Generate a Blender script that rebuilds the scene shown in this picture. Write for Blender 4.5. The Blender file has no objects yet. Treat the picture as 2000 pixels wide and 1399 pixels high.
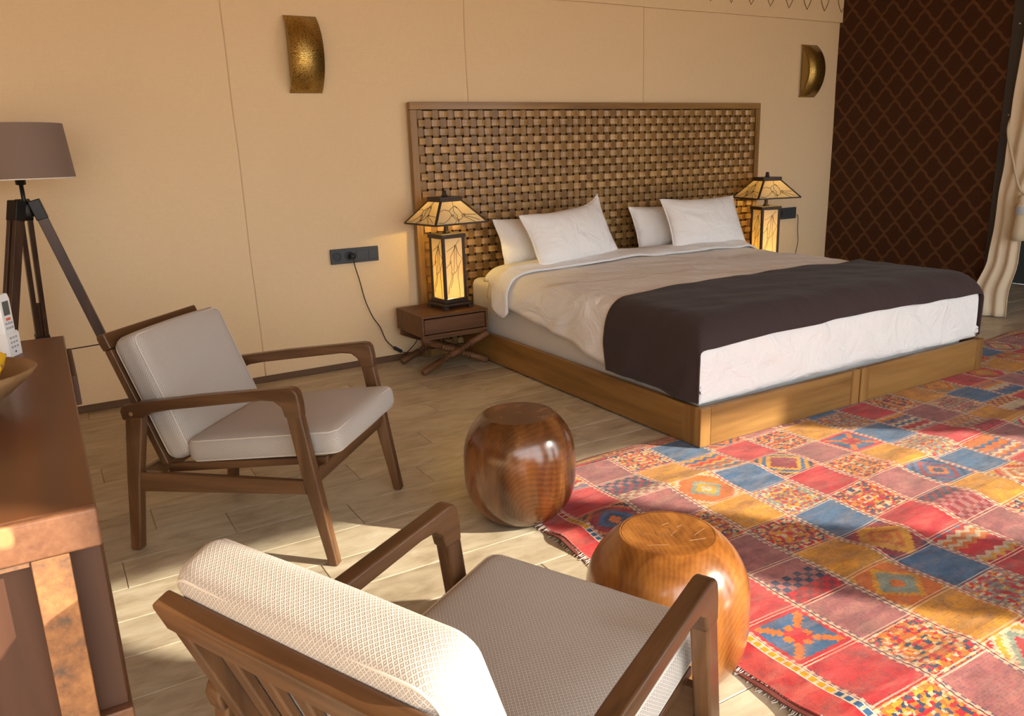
import bpy, bmesh, math, random
from mathutils import Vector, Matrix, noise

random.seed(7)
scene = bpy.context.scene
C = scene.collection
PI = math.pi

# ------------------------------------------------------------------ camera, light, exposure
cam_d = bpy.data.cameras.new('camera')
cam = bpy.data.objects.new('camera', cam_d)
C.objects.link(cam)
cam_d.sensor_width = 36.0
cam_d.lens = 27.684
cam_d.clip_start = 0.02
AX = ((0.85987943, -0.15524976, 0.48631767),
      (-0.50945185, -0.20003407, 0.83692604),
      (-0.03265247, -0.96741092, -0.25109746))
M4 = Matrix.Identity(4)
for i in range(3):
    M4[i][0] = AX[i][0]
    M4[i][1] = -AX[i][1]
    M4[i][2] = -AX[i][2]
M4[0][3], M4[1][3], M4[2][3] = 0.0, 0.0, 1.27
cam.matrix_world = M4
scene.camera = cam

world = bpy.data.worlds.new('world')
scene.world = world
world.use_nodes = True
wbg = world.node_tree.nodes['Background']
wbg.inputs[0].default_value = (0.88, 0.95, 1.0, 1)
wbg.inputs[1].default_value = 4.6

SUN_AZ = Vector((-0.69, 0.725))          # way the light travels over the floor
SUN_EL = math.radians(25.0)
sun_d = bpy.data.lights.new('sun', 'SUN')
sun = bpy.data.objects.new('sun', sun_d)
C.objects.link(sun)
sun_d.energy = 9.5
sun_d.angle = math.radians(0.8)
sun_d.color = (1.0, 0.90, 0.72)
ldir = Vector((SUN_AZ.x * math.cos(SUN_EL), SUN_AZ.y * math.cos(SUN_EL), -math.sin(SUN_EL)))
sun.rotation_euler = ldir.to_track_quat('-Z', 'Y').to_euler()
sun.location = (6, -6, 5)

vs = scene.view_settings
vs.view_transform = 'Standard'
vs.look = 'None'
vs.gamma = 1.0
vs.use_curve_mapping = False
vs.exposure = 0.20
scene.cycles.use_denoising = True
scene.cycles.max_bounces = 10
scene.cycles.diffuse_bounces = 6
scene.cycles.sample_clamp_indirect = 6.0

# ------------------------------------------------------------------ node helpers
class NT:
    """small helper that writes shader maths"""
    def __init__(s, name, rough=0.6, spec=0.35):
        s.m = bpy.data.materials.new(name)
        s.m.use_nodes = True
        s.t = s.m.node_tree
        s.b = s.t.nodes['Principled BSDF']
        s.b.inputs['Roughness'].default_value = rough
        s.b.inputs['Specular IOR Level'].default_value = spec
    def n(s, typ, **kw):
        nd = s.t.nodes.new(typ)
        for k, v in kw.items():
            setattr(nd, k, v)
        return nd
    def put(s, sock, v):
        if isinstance(v, bpy.types.NodeSocket):
            s.t.links.new(v, sock)
        elif isinstance(v, (tuple, list)):
            if len(v) == 3 and len(sock.default_value) == 4:
                v = tuple(v) + (1.0,)
            sock.default_value = v
        else:
            sock.default_value = v
    def math(s, op, a, b=0.0, c=0.0):
        nd = s.n('ShaderNodeMath', operation=op)
        s.put(nd.inputs[0], a); s.put(nd.inputs[1], b); s.put(nd.inputs[2], c)
        return nd.outputs[0]
    def add(s, a, b): return s.math('ADD', a, b)
    def sub(s, a, b): return s.math('SUBTRACT', a, b)
    def mul(s, a, b): return s.math('MULTIPLY', a, b)
    def lt(s, a, b): return s.math('LESS_THAN', a, b)
    def gt(s, a, b): return s.math('GREATER_THAN', a, b)
    def floor(s, a): return s.math('FLOOR', a)
    def frac(s, a): return s.math('FRACT', a)
    def abs(s, a): return s.math('ABSOLUTE', a)
    def min(s, a, b): return s.math('MINIMUM', a, b)
    def max(s, a, b): return s.math('MAXIMUM', a, b)
    def mix(s, f, a, b, mode='MIX'):
        nd = s.n('ShaderNodeMix', data_type='RGBA', blend_type=mode)
        s.put(nd.inputs[0], f); s.put(nd.inputs[6], a); s.put(nd.inputs[7], b)
        return nd.outputs[2]
    def coord(s, which='Object'):
        return s.n('ShaderNodeTexCoord').outputs[which]
    def pos(s):
        return s.n('ShaderNodeNewGeometry').outputs['Position']
    def rand(s):
        return s.n('ShaderNodeObjectInfo').outputs['Random']
    def sep(s, v):
        nd = s.n('ShaderNodeSeparateXYZ'); s.put(nd.inputs[0], v)
        return nd.outputs[0], nd.outputs[1], nd.outputs[2]
    def comb(s, x, y, z=0.0):
        nd = s.n('ShaderNodeCombineXYZ')
        s.put(nd.inputs[0], x); s.put(nd.inputs[1], y); s.put(nd.inputs[2], z)
        return nd.outputs[0]
    def map(s, v, scale=(1, 1, 1), loc=(0, 0, 0), rot=(0, 0, 0)):
        nd = s.n('ShaderNodeMapping')
        s.put(nd.inputs[0], v)
        nd.inputs['Scale'].default_value = scale
        s.put(nd.inputs['Location'], loc)
        nd.inputs['Rotation'].default_value = rot
        return nd.outputs[0]
    def noise(s, v, scale=5, detail=3, rough=0.5, dist=0.0):
        nd = s.n('ShaderNodeTexNoise')
        s.put(nd.inputs['Vector'], v)
        nd.inputs['Scale'].default_value = scale
        nd.inputs['Detail'].default_value = detail
        nd.inputs['Roughness'].default_value = rough
        nd.inputs['Distortion'].default_value = dist
        return nd.outputs['Fac']
    def white(s, v):
        nd = s.n('ShaderNodeTexWhiteNoise', noise_dimensions='3D')
        s.put(nd.inputs[0], v)
        return nd.outputs[0]
    def ramp(s, f, stops, const=False):
        nd = s.n('ShaderNodeValToRGB')
        cr = nd.color_ramp
        if const: cr.interpolation = 'CONSTANT'
        while len(cr.elements) > 1: cr.elements.remove(cr.elements[0])
        first = True
        for p, c in stops:
            if first:
                e = cr.elements[0]; e.position = p; first = False
            else:
                e = cr.elements.new(p)
            e.color = tuple(c) + (1.0,) if len(c) == 3 else c
        s.put(nd.inputs[0], f)
        return nd.outputs[0]
    def range(s, v, a, b, c, d):
        nd = s.n('ShaderNodeMapRange')
        s.put(nd.inputs[0], v)
        for i, q in enumerate((a, b, c, d)): nd.inputs[i + 1].default_value = q
        return nd.outputs[0]
    def bump(s, h, strength=0.3, dist=0.01):
        nd = s.n('ShaderNodeBump')
        nd.inputs['Strength'].default_value = strength
        nd.inputs['Distance'].default_value = dist
        s.put(nd.inputs['Height'], h)
        s.put(s.b.inputs['Normal'], nd.outputs[0])
    def color(s, c): s.put(s.b.inputs['Base Color'], c)
    def rough(s, r): s.put(s.b.inputs['Roughness'], r)

MAT = {}
def plain(name, col, rough=0.6, metal=0.0, spec=0.35):
    k = NT(name, rough, spec)
    k.color(col)
    k.b.inputs['Metallic'].default_value = metal
    MAT[name] = k.m
    return k.m

def wood(name, dark, mid, light, axis=0, scale=1.0, rough=0.42, coat=0.0, vary=0.25):
    """streaky grain along one local axis, a little different on every object"""
    k = NT(name, rough)
    co = k.coord('Object')
    sc = [26 * scale] * 3
    sc[axis] = 1.6 * scale
    r = k.mul(k.rand(), 37.0)
    v = k.map(co, tuple(sc), k.comb(r, r, r))
    g = k.noise(v, 1.0, 5, 0.62, 0.6)
    sc2 = [7 * scale] * 3
    sc2[axis] = 0.9 * scale
    g2 = k.noise(k.map(co, tuple(sc2), k.comb(r, r, r)), 1.0, 3, 0.5, 1.2)
    f = k.add(k.mul(g, 0.62), k.mul(g2, 0.38))
    c = k.ramp(f, [(0.30, dark), (0.5, mid), (0.72, light)])
    hv = k.n('ShaderNodeHueSaturation')
    k.put(hv.inputs['Color'], c)
    k.put(hv.inputs['Value'], k.range(k.rand(), 0, 1, 1 - vary, 1 + vary))
    k.color(hv.outputs[0])
    k.rough(k.range(g, 0.2, 0.8, rough - 0.08, rough + 0.12))
    k.b.inputs['Coat Weight'].default_value = coat
    k.b.inputs['Coat Roughness'].default_value = 0.12
    k.bump(g, 0.12, 0.002)
    MAT[name] = k.m
    return k.m

# walnut runs: one for each local axis of the grain
for ax, nm in ((0, 'walnut_x'), (1, 'walnut_y'), (2, 'walnut_z')):
    wood(nm, (0.042, 0.018, 0.008), (0.105, 0.047, 0.019), (0.185, 0.088, 0.036), ax, 1.0, 0.36, 0.25, 0.08)
for ax, nm in ((0, 'pine_x'), (1, 'pine_y'), (2, 'pine_z')):
    wood(nm, (0.105, 0.046, 0.011), (0.235, 0.118, 0.032), (0.36, 0.195, 0.058), ax, 0.6, 0.42, 0.12, 0.07)
wood('weave_lit_x', (0.20, 0.103, 0.031), (0.36, 0.205, 0.068), (0.52, 0.315, 0.120), 0, 1.2, 0.38, 0.2, 0.14)  # headboard wood with the light on the bulging lying slats painted in
wood('weave_shaded_z', (0.115, 0.054, 0.015), (0.225, 0.117, 0.035), (0.35, 0.195, 0.066), 2, 1.2, 0.40, 0.15, 0.14)  # same wood, darkened to paint in the shade on the recessed uprights
for ax, nm in ((0, 'frame_x'), (2, 'frame_z')):
    wood(nm, (0.130, 0.062, 0.018), (0.255, 0.136, 0.042), (0.38, 0.215, 0.075), ax, 0.8, 0.40, 0.15, 0.05)
for ax, nm in ((0, 'brown_x'), (1, 'brown_y'), (2, 'brown_z')):
    wood(nm, (0.055, 0.022, 0.009), (0.135, 0.060, 0.025), (0.205, 0.098, 0.043), ax, 0.9, 0.50, 0.0, 0.06)
wood('desk_y', (0.075, 0.027, 0.011), (0.135, 0.050, 0.020), (0.195, 0.080, 0.033), 1, 0.5, 0.40, 0.15, 0.05)
wood('desk_z', (0.042, 0.016, 0.009), (0.074, 0.029, 0.015), (0.11, 0.046, 0.022), 2, 0.5, 0.5, 0.0, 0.05)
wood('bowl_wood', (0.13, 0.068, 0.028), (0.25, 0.140, 0.060), (0.37, 0.225, 0.110), 1, 0.8, 0.5, 0.0, 0.05)
wood('tripod_wood', (0.026, 0.012, 0.008), (0.058, 0.028, 0.017), (0.098, 0.050, 0.028), 2, 1.0, 0.4, 0.1, 0.05)

def stool_mat(name, dark, mid, light, sx):
    k = NT(name, 0.26, 0.5)
    co = k.coord('Object')
    w = k.n('ShaderNodeTexWave', wave_type='RINGS', rings_direction='X')
    k.put(w.inputs['Vector'], k.map(co, (1, 1, 0.42), sx))
    w.inputs['Scale'].default_value = 40
    w.inputs['Distortion'].default_value = 3.0
    w.inputs['Detail'].default_value = 2
    w.inputs['Detail Scale'].default_value = 0.8
    n2 = k.noise(k.map(co, (9, 9, 2.2)), 1.0, 4, 0.55, 0.7)
    f = k.add(k.mul(w.outputs[1], 0.055), k.mul(n2, 0.97))
    k.color(k.ramp(f, [(0.30, dark), (0.54, mid), (0.78, light)]))
    k.rough(k.range(n2, 0.3, 0.7, 0.18, 0.32))
    k.b.inputs['Coat Weight'].default_value = 0.6
    k.b.inputs['Coat Roughness'].default_value = 0.16
    MAT[name] = k.m
stool_mat('stool_dark', (0.040, 0.012, 0.004), (0.135, 0.045, 0.011), (0.30, 0.120, 0.030), (0.1, 0.16, 0))
stool_mat('stool_amber', (0.115, 0.034, 0.007), (0.265, 0.094, 0.017), (0.42, 0.170, 0.036), (-0.12, 0.14, 0.02))

# tent cloth
def cloth_wall(name, col, col2):
    k = NT(name, 0.85, 0.15)
    p = k.pos()
    n1 = k.noise(p, 0.9, 3, 0.5)
    n2 = k.noise(k.map(p, (140, 140, 34)), 1.0, 2, 0.5)
    n3 = k.noise(k.map(p, (34, 34, 160)), 1.0, 2, 0.5)
    c = k.mix(k.range(n1, 0.3, 0.7, 0, 1), col, col2)
    k.color(k.mix(k.range(k.add(n2, n3), 0.7, 1.3, 0.0, 0.10), c, (0.45, 0.32, 0.19)))
    k.bump(k.add(n2, n3), 0.10, 0.002)
    MAT[name] = k.m
cloth_wall('tent_cloth', (0.77, 0.585, 0.365), (0.74, 0.56, 0.345))
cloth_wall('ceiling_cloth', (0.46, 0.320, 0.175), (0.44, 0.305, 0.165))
plain('seam_cloth', (0.62, 0.46, 0.29), 0.9)
plain('stitch_brown', (0.20, 0.095, 0.035), 0.8)
plain('outdoor_sand', (0.55, 0.40, 0.26), 0.95)
plain('slate_paint', (0.050, 0.055, 0.052), 0.6)
plain('post_metal', (0.055, 0.052, 0.055), 0.45, 0.3)
plain('black_plastic', (0.012, 0.012, 0.013), 0.4)
plain('socket_grey', (0.045, 0.050, 0.056), 0.45)
plain('socket_grey_dark', (0.022, 0.026, 0.030), 0.4)
plain('black_metal', (0.018, 0.016, 0.015), 0.4, 0.4)
plain('steel', (0.5, 0.48, 0.45), 0.3, 1.0)
plain('bronze', (0.050, 0.034, 0.026), 0.45, 0.35)
plain('lead_came', (0.020, 0.014, 0.010), 0.5)
plain('cord_black', (0.020, 0.016, 0.014), 0.5)
plain('white_plastic', (0.80, 0.79, 0.78), 0.35)
plain('grey_button', (0.36, 0.37, 0.39), 0.5)
plain('red_button', (0.70, 0.16, 0.08), 0.5)
plain('screen_grey', (0.10, 0.105, 0.10), 0.25)
plain('gap_dark', (0.020, 0.013, 0.009), 0.8)
plain('piping_cream', (0.60, 0.54, 0.47), 0.8)
plain('rope_cream', (0.52, 0.43, 0.30), 0.85)
plain('trim_brown', (0.115, 0.063, 0.032), 0.6)

# floor tile
k = NT('floor_tile', 0.36, 0.4)
p = k.pos()
r = k.mul(k.rand(), 60.0)
n1 = k.noise(k.map(p, (3.0, 10, 1), k.comb(r, r, 0.0)), 1.0, 5, 0.6, 1.2)
n2 = k.noise(k.map(p, (9, 17, 1), k.comb(r, 0.0, r)), 1.0, 4, 0.6, 0.5)
c = k.ramp(k.add(k.mul(n1, 0.6), k.mul(n2, 0.4)), [(0.32, (0.285, 0.222, 0.145)), (0.48, (0.43, 0.360, 0.255)), (0.64, (0.55, 0.485, 0.365))])
hv = k.n('ShaderNodeHueSaturation')
k.put(hv.inputs['Color'], c)
k.put(hv.inputs['Value'], k.range(k.rand(), 0, 1, 0.93, 1.07))
k.color(hv.outputs[0])
k.rough(k.range(n2, 0.3, 0.7, 0.30, 0.46))
k.bump(n2, 0.08, 0.002)
MAT['floor_tile'] = k.m
plain('grout', (0.42, 0.365, 0.28), 0.8)

# lattice cloth of the partition
k = NT('lattice_cloth', 0.8, 0.12)
px, py, pz = k.sep(k.pos())
a = k.mul(py, 1 / 0.182)
b = k.mul(pz, 1 / 0.212)
pp = k.add(a, b)
qq = k.sub(a, b)
pw = k.add(pp, k.mul(k.math('SINE', k.mul(qq, 4 * PI)), 0.022))
qw = k.add(qq, k.mul(k.math('SINE', k.mul(pp, 4 * PI)), 0.022))
da = k.abs(k.sub(k.frac(pw), 0.5))
db = k.abs(k.sub(k.frac(qw), 0.5))
ln = k.gt(k.max(da, db), 0.425)
nz = k.noise(k.pos(), 60, 2, 0.5)
base = k.mix(nz, (0.040, 0.0135, 0.005), (0.062, 0.022, 0.008))
k.color(k.mix(ln, base, (0.108, 0.047, 0.018)))
k.b.inputs['Sheen Weight'].default_value = 0.1
MAT['lattice_cloth'] = k.m

# upholstery
def upholstery(name, c1, c2, scale=150.0):
    k = NT(name, 0.88, 0.15)
    uv = k.coord('UV')
    x, y, z = k.sep(uv)
    xs = k.mul(x, scale); ys = k.mul(y, scale)
    # little concentric diamonds
    a = k.abs(k.sub(k.frac(xs), 0.5)); b = k.abs(k.sub(k.frac(ys), 0.5))
    d = k.frac(k.mul(k.add(a, b), 2.0))
    h = k.abs(k.sub(d, 0.5))
    n = k.noise(k.map(uv, (260, 260, 1)), 1.0, 2, 0.6)
    f = k.add(k.mul(h, 1.5), k.mul(k.sub(n, 0.5), 0.5))
    k.color(k.mix(k.range(f, 0.15, 0.6, 0, 1), c1, c2))
    k.bump(f, 0.35, 0.002)
    k.b.inputs['Sheen Weight'].default_value = 0.15
    MAT[name] = k.m
upholstery('seat_cloth', (0.335, 0.290, 0.252), (0.58, 0.520, 0.462), 108.0)

def linen(name, col, rough=0.85, sheen=0.1, wr=0.25, sc=9.0, weave=True):
    k = NT(name, rough, 0.2)
    co = k.pos()
    n = k.noise(k.map(co, (sc, sc * 0.55, sc)), 1.0, 4, 0.55, 0.8)
    w = k.noise(co, 420, 1, 0.5)
    k.color(k.mix(k.range(w, 0.3, 0.7, 0, 0.08), col, tuple(q * 0.8 for q in col)))
    k.bump(k.add(k.mul(n, 1.0), k.mul(w, 0.03)), wr, 0.04)
    k.b.inputs['Sheen Weight'].default_value = sheen
    MAT[name] = k.m
linen('white_cotton', (0.82, 0.81, 0.80), 0.8, 0.1, 0.85, 6)
linen('pillow_cotton', (0.86, 0.855, 0.85), 0.8, 0.1, 0.65, 7)
linen('sheet_grey', (0.62, 0.60, 0.57), 0.85, 0.05, 0.2, 10)
linen('runner_brown', (0.044, 0.029, 0.029), 0.9, 0.08, 0.2, 8)
linen('curtain_cream', (0.66, 0.55, 0.40), 0.85, 0.1, 0.12, 8)
linen('shade_taupe', (0.215, 0.150, 0.120), 0.85, 0.1, 0.02, 30)
plain('shade_white', (0.75, 0.70, 0.62), 0.8)

# brass with punched pattern
k = NT('brass', 0.27, 0.5)
co = k.coord('Object')
v = k.n('ShaderNodeTexVoronoi', feature='DISTANCE_TO_EDGE')
k.put(v.inputs['Vector'], k.map(co, (1, 0.0, 1)))
v.inputs['Scale'].default_value = 120
f = k.range(v.outputs[0], 0.02, 0.16, 0, 1)
k.color(k.mix(f, (0.26, 0.160, 0.038), (0.54, 0.36, 0.105)))
k.b.inputs['Metallic'].default_value = 0.85
k.bump(f, 0.28, 0.002)
MAT['brass'] = k.m
plain('brass_side', (0.33, 0.225, 0.075), 0.5, 0.6)

# rusty steel of the cabinet
k = NT('rust', 0.75, 0.3)
co = k.coord('Object')
n1 = k.noise(co, 16, 6, 0.7)
n2 = k.noise(co, 60, 4, 0.65)
k.color(k.ramp(k.add(k.mul(n1, 0.65), k.mul(n2, 0.35)), [(0.36, (0.125, 0.080, 0.055)), (0.47, (0.27, 0.120, 0.052)), (0.62, (0.42, 0.190, 0.075))]))
k.bump(n2, 0.3, 0.003)
MAT['rust'] = k.m

# worn front edge of the cabinet top
k = NT('desk_edge', 0.42, 0.4)
co = k.coord('Object')
n1 = k.noise(k.map(co, (9, 9, 16)), 1.0, 4, 0.6)
n2 = k.noise(co, 90, 3, 0.6)
n3 = k.noise(k.map(co, (13, 13, 9), (3, 1, 2)), 1.0, 2, 0.5)
c = k.ramp(n1, [(0.3, (0.125, 0.048, 0.024)), (0.6, (0.21, 0.090, 0.044))])
c = k.mix(k.range(n2, 0.4, 0.7, 0, 0.35), c, (0.30, 0.145, 0.075))
k.color(k.mix(k.range(n3, 0.62, 0.70, 0, 0.7), c, (0.50, 0.29, 0.12)))
k.bump(n2, 0.2, 0.002)
MAT['desk_edge'] = k.m

# stained glass: light of the bulbs comes through it
def glass_panel(name, col):
    k = NT(name, 0.5)
    t = k.t
    out = t.nodes['Material Output']
    co = k.coord('Object')
    n = k.noise(co, 22, 3, 0.55, 0.6)
    cc = k.mix(k.range(n, 0.35, 0.7, 0, 1), col, tuple(q * f for q, f in zip(col, (1.0, 0.92, 0.76))))
    tr = k.n('ShaderNodeBsdfTranslucent'); k.put(tr.inputs[0], cc)
    df = k.n('ShaderNodeBsdfDiffuse'); k.put(df.inputs[0], cc)
    gl = k.n('ShaderNodeBsdfGlossy'); gl.inputs['Roughness'].default_value = 0.15
    m1 = k.n('ShaderNodeMixShader'); m1.inputs[0].default_value = 0.45
    t.links.new(tr.outputs[0], m1.inputs[1]); t.links.new(df.outputs[0], m1.inputs[2])
    m2 = k.n('ShaderNodeMixShader'); m2.inputs[0].default_value = 0.05
    t.links.new(m1.outputs[0], m2.inputs[1]); t.links.new(gl.outputs[0], m2.inputs[2])
    t.links.new(m2.outputs[0], out.inputs[0])
    MAT[name] = k.m
glass_panel('amber_glass', (0.88, 0.80, 0.60))

# fruit
k = NT('yellow_peel', 0.4, 0.4)
n = k.noise(k.coord('Object'), 60, 2, 0.5)
n2 = k.noise(k.coord('Object'), 7, 2, 0.5)
k.color(k.mix(k.range(n2, 0.4, 0.7, 0, 1), (0.78, 0.42, 0.015), (0.70, 0.50, 0.03)))
k.bump(n, 0.2, 0.002)
MAT['yellow_peel'] = k.m

# ------------------------------------------------------------------ rug patches
RED = (0.48, 0.036, 0.040); ROSE = (0.36, 0.135, 0.120); MUST = (0.60, 0.270, 0.016); BLUE = (0.045, 0.105, 0.205)
NAVY = (0.030, 0.042, 0.085); CREAM = (0.56, 0.42, 0.27); ORANGE = (0.56, 0.150, 0.030); SAGE = (0.22, 0.25, 0.19); WINE = (0.25, 0.030, 0.035); PLUM = (0.24, 0.12, 0.14)
def rug_finish(k, c, u, v, wear=0.35):
    p = k.pos()
    n1 = k.noise(k.map(p, (7, 26, 1)), 1.0, 4, 0.6, 0.4)
    n2 = k.noise(k.map(p, (320, 900, 1)), 1.0, 2, 0.5)
    n3 = k.noise(p, 110, 3, 0.6)
    n4 = k.noise(k.map(p, (11, 15, 1), k.comb(k.mul(k.rand(), 30.0), 0.0, 0.0)), 1.0, 4, 0.6, 0.8)
    hv = k.n('ShaderNodeHueSaturation')
    k.put(hv.inputs['Color'], c); k.put(hv.inputs['Value'], k.range(n4, 0.30, 0.70, 0.60, 1.28))
    hv.inputs['Saturation'].default_value = 1.08
    c = hv.outputs[0]
    thr = k.math('SINE', k.mul(v, 150.0))
    c = k.mix(k.mul(k.gt(thr, 0.55), k.range(n3, 0.4, 0.7, 0.10, 0.55)), c, k.mix(0.7, c, NAVY))
    c = k.mix(k.range(n1, 0.46, 0.82, 0, wear), c, (0.56, 0.34, 0.23))
    c = k.mix(k.range(n3, 0.50, 0.74, 0, 0.75), c, k.mix(0.6, c, NAVY))
    # stitched rim
    eu = k.min(u, k.sub(1.0, u)); ev = k.min(v, k.sub(1.0, v))
    e = k.add(k.min(eu, ev), k.mul(k.sub(n3, 0.5), 0.022))
    dash = k.gt(k.frac(k.mul(v, 8.5)), 0.45)
    rim = k.mix(dash, CREAM, k.mix(k.gt(k.rand(), 0.5), RED, NAVY))
    c = k.mix(k.mul(k.lt(k.add(eu, k.mul(k.sub(n3, 0.5), 0.06)), 0.055), 0.62), c, rim)
    c = k.mix(k.mul(k.mul(k.lt(e, 0.034), k.gt(e, 0.012)), k.range(n1, 0.35, 0.6, 0.9, 0.35)), c, (0.62, 0.42, 0.30))
    k.color(c)
    k.bump(k.add(n2, k.mul(n3, 0.5)), 0.5, 0.004)
    k.b.inputs['Sheen Weight'].default_value = 0.15
def uvs(k):
    x, y, z = k.sep(k.coord('UV'))
    return x, y
def rug_plain(name, col, col2):
    k = NT(name, 0.9, 0.1)
    u, v = uvs(k)
    p = k.pos()
    n = k.noise(k.map(p, (5, 16, 1)), 1.0, 4, 0.6, 0.6)
    c = k.mix(k.range(n, 0.35, 0.7, 0, 1), col, col2)
    rug_finish(k, c, u, v, 0.28)
    MAT[name] = k.m
rug_plain('rug_red', RED, (0.50, 0.075, 0.070))
rug_plain('rug_rose', ROSE, (0.26, 0.085, 0.085))
rug_plain('rug_mustard', MUST, (0.52, 0.200, 0.012))
rug_plain('rug_blue', BLUE, (0.09, 0.155, 0.25))
def pal_ramp(k, f, pal):
    n = len(pal)
    return k.ramp(f, [(i / n, c) for i, c in enumerate(pal)], True)
def rug_motif(name, kind, pal, wear=0.25):
    k = NT(name, 0.9, 0.1)
    u, v = uvs(k)
    U = k.sub(u, 0.5); V = k.sub(v, 0.5)
    p = k.pos()
    w = k.mul(k.sub(k.noise(p, 60, 4, 0.65), 0.5), 0.17)
    U = k.add(U, w)
    V = k.add(V, k.mul(k.sub(k.noise(k.map(p, (1, 1, 1), (3, 7, 2)), 60, 4, 0.65), 0.5), 0.10))
    aU = k.abs(U); aV = k.abs(V)
    rr = k.floor(k.mul(k.rand(), 50.0))
    if kind == 'mirror':
        f = k.white(k.comb(k.floor(k.mul(aU, 19.0)), k.floor(k.mul(aV, 22.0)), rr))
    elif kind == 'diamond':
        d = k.add(k.floor(k.mul(aU, 18.0)), k.floor(k.mul(aV, 18.0)))
        f = k.white(k.comb(k.floor(k.mul(d, 0.5)), 3.0, rr))
    elif kind == 'zigzag':
        tri = k.abs(k.sub(k.frac(k.mul(u, 4.0)), 0.5))
        d = k.floor(k.mul(k.add(v, k.mul(k.floor(k.mul(tri, 8.0)), 0.022)), 11.0))
        f = k.white(k.comb(d, 7.0, rr))
    elif kind == 'bowtie':
        st = k.floor(k.mul(aU, 18.0)); sv = k.floor(k.mul(aV, 18.0))
        x = k.abs(k.sub(st, sv))
        band = k.lt(x, 1.5)
        rim = k.gt(k.max(aU, aV), 0.40)
        f = k.math('MULTIPLY_ADD', band, 0.34, 0.05)
        f = k.max(f, k.mul(rim, 0.72))
        f = k.add(f, k.mul(k.lt(k.add(st, sv), 4.0), 0.28))
    else:   # chequer
        i = k.floor(k.mul(u, 9.0)); j = k.floor(k.mul(v, 9.0))
        par = k.math('MODULO', k.add(i, j), 2.0)
        f = k.white(k.comb(k.mul(par, 5.0), k.floor(k.mul(j, 0.34)), rr))
    rug_finish(k, pal_ramp(k, f, pal), u, v, wear)
    MAT[name] = k.m
    return name
MOTIFS = [
    rug_motif('motif_red_mirror', 'mirror', [RED, WINE, MUST, NAVY, CREAM, ORANGE]),
    rug_motif('motif_gold_diamond', 'diamond', [MUST, ORANGE, RED, CREAM, SAGE]),
    rug_motif('motif_plum_zigzag', 'zigzag', [PLUM, MUST, RED, BLUE, CREAM, ORANGE]),
    rug_motif('motif_blue_bowtie', 'bowtie', [BLUE, ORANGE, RED, MUST]),
    rug_motif('motif_cream_mirror', 'mirror', [CREAM, RED, PLUM, SAGE, MUST, ROSE]),
    rug_motif('motif_navy_diamond', 'diamond', [NAVY, ORANGE, WINE, MUST, BLUE]),
    rug_motif('motif_rose_chequer', 'chequer', [ROSE, CREAM, WINE, MUST, NAVY, RED]),
    rug_motif('motif_orange_mirror', 'mirror', [ORANGE, MUST, RED, NAVY, ORANGE, CREAM]),
]
k = NT('rug_back', 0.9, 0.1)
k.color((0.16, 0.05, 0.04))
MAT['rug_back'] = k.m
k = NT('rug_border', 0.9, 0.1)
u, v = uvs(k)
n = k.noise(k.pos(), 9, 4, 0.6)
c = k.mix(k.range(n, 0.35, 0.7, 0, 1), RED, (0.52, 0.115, 0.09))
rug_finish(k, c, k.add(k.mul(u, 0.0), 0.5), k.add(k.mul(v, 0.0), 0.5), 0.3)
MAT['rug_border'] = k.m
k = NT('rug_braid', 0.9, 0.1)
u, v = uvs(k)
cell = k.floor(k.mul(v, 95.0))
wv = k.white(k.comb(k.floor(k.mul(cell, 0.2)), 2.0, 0.0))
d = k.frac(k.mul(v, 95.0))
c = k.mix(k.gt(d, 0.34), CREAM, pal_ramp(k, wv, [BLUE, RED, BLUE, MUST, RED]))
c = k.mix(k.gt(k.abs(k.sub(u, 0.5)), 0.36), c, (0.72, 0.52, 0.42))
n = k.noise(k.pos(), 120, 2, 0.5)
k.color(k.mix(k.range(n, 0.45, 0.75, 0, 0.5), c, NAVY))
MAT['rug_braid'] = k.m

# ------------------------------------------------------------------ mesh helpers
def obj(name, verts, faces, mat, parent=None, smooth=False, uv=None, bevel=0.0, seg=2, sub=0, angle=None):
    me = bpy.data.meshes.new(name)
    me.from_pydata([tuple(v) for v in verts], [], faces)
    if uv is not None:
        ul = me.uv_layers.new(name='UVMap')
        for lp in me.loops:
            ul.data[lp.index].uv = uv[lp.vertex_index]
    if smooth:
        for p in me.polygons: p.use_smooth = True
    me.materials.append(MAT[mat] if isinstance(mat, str) else mat)
    bm = bmesh.new(); bm.from_mesh(me)
    bmesh.ops.recalc_face_normals(bm, faces=bm.faces)
    bm.to_mesh(me); bm.free()
    o = bpy.data.objects.new(name, me)
    C.objects.link(o)
    if parent is not None: o.parent = parent
    if bevel > 0:
        md = o.modifiers.new('bevel', 'BEVEL')
        md.width = bevel; md.segments = seg; md.limit_method = 'ANGLE'; md.angle_limit = math.radians(35)
        for p in me.polygons: p.use_smooth = True
        wn = o.modifiers.new('wn', 'WEIGHTED_NORMAL')
    if sub:
        md = o.modifiers.new('sub', 'SUBSURF'); md.levels = sub; md.render_levels = sub
        for p in me.polygons: p.use_smooth = True
    return o

def thing(name, label, cat, loc=(0, 0, 0), rz=0.0, group=None):
    o = bpy.data.objects.new(name, None)
    C.objects.link(o)
    o.location = loc; o.rotation_euler = (0, 0, rz)
    o.empty_display_size = 0.05
    o['label'] = label; o['category'] = cat
    if group: o['group'] = group
    return o
def tag(o, label, cat, group=None):
    o['label'] = label; o['category'] = cat
    if group: o['group'] = group
    return o
def struct(o, label=None):
    o['kind'] = 'structure'
    if label: o['label'] = label
    return o

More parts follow.
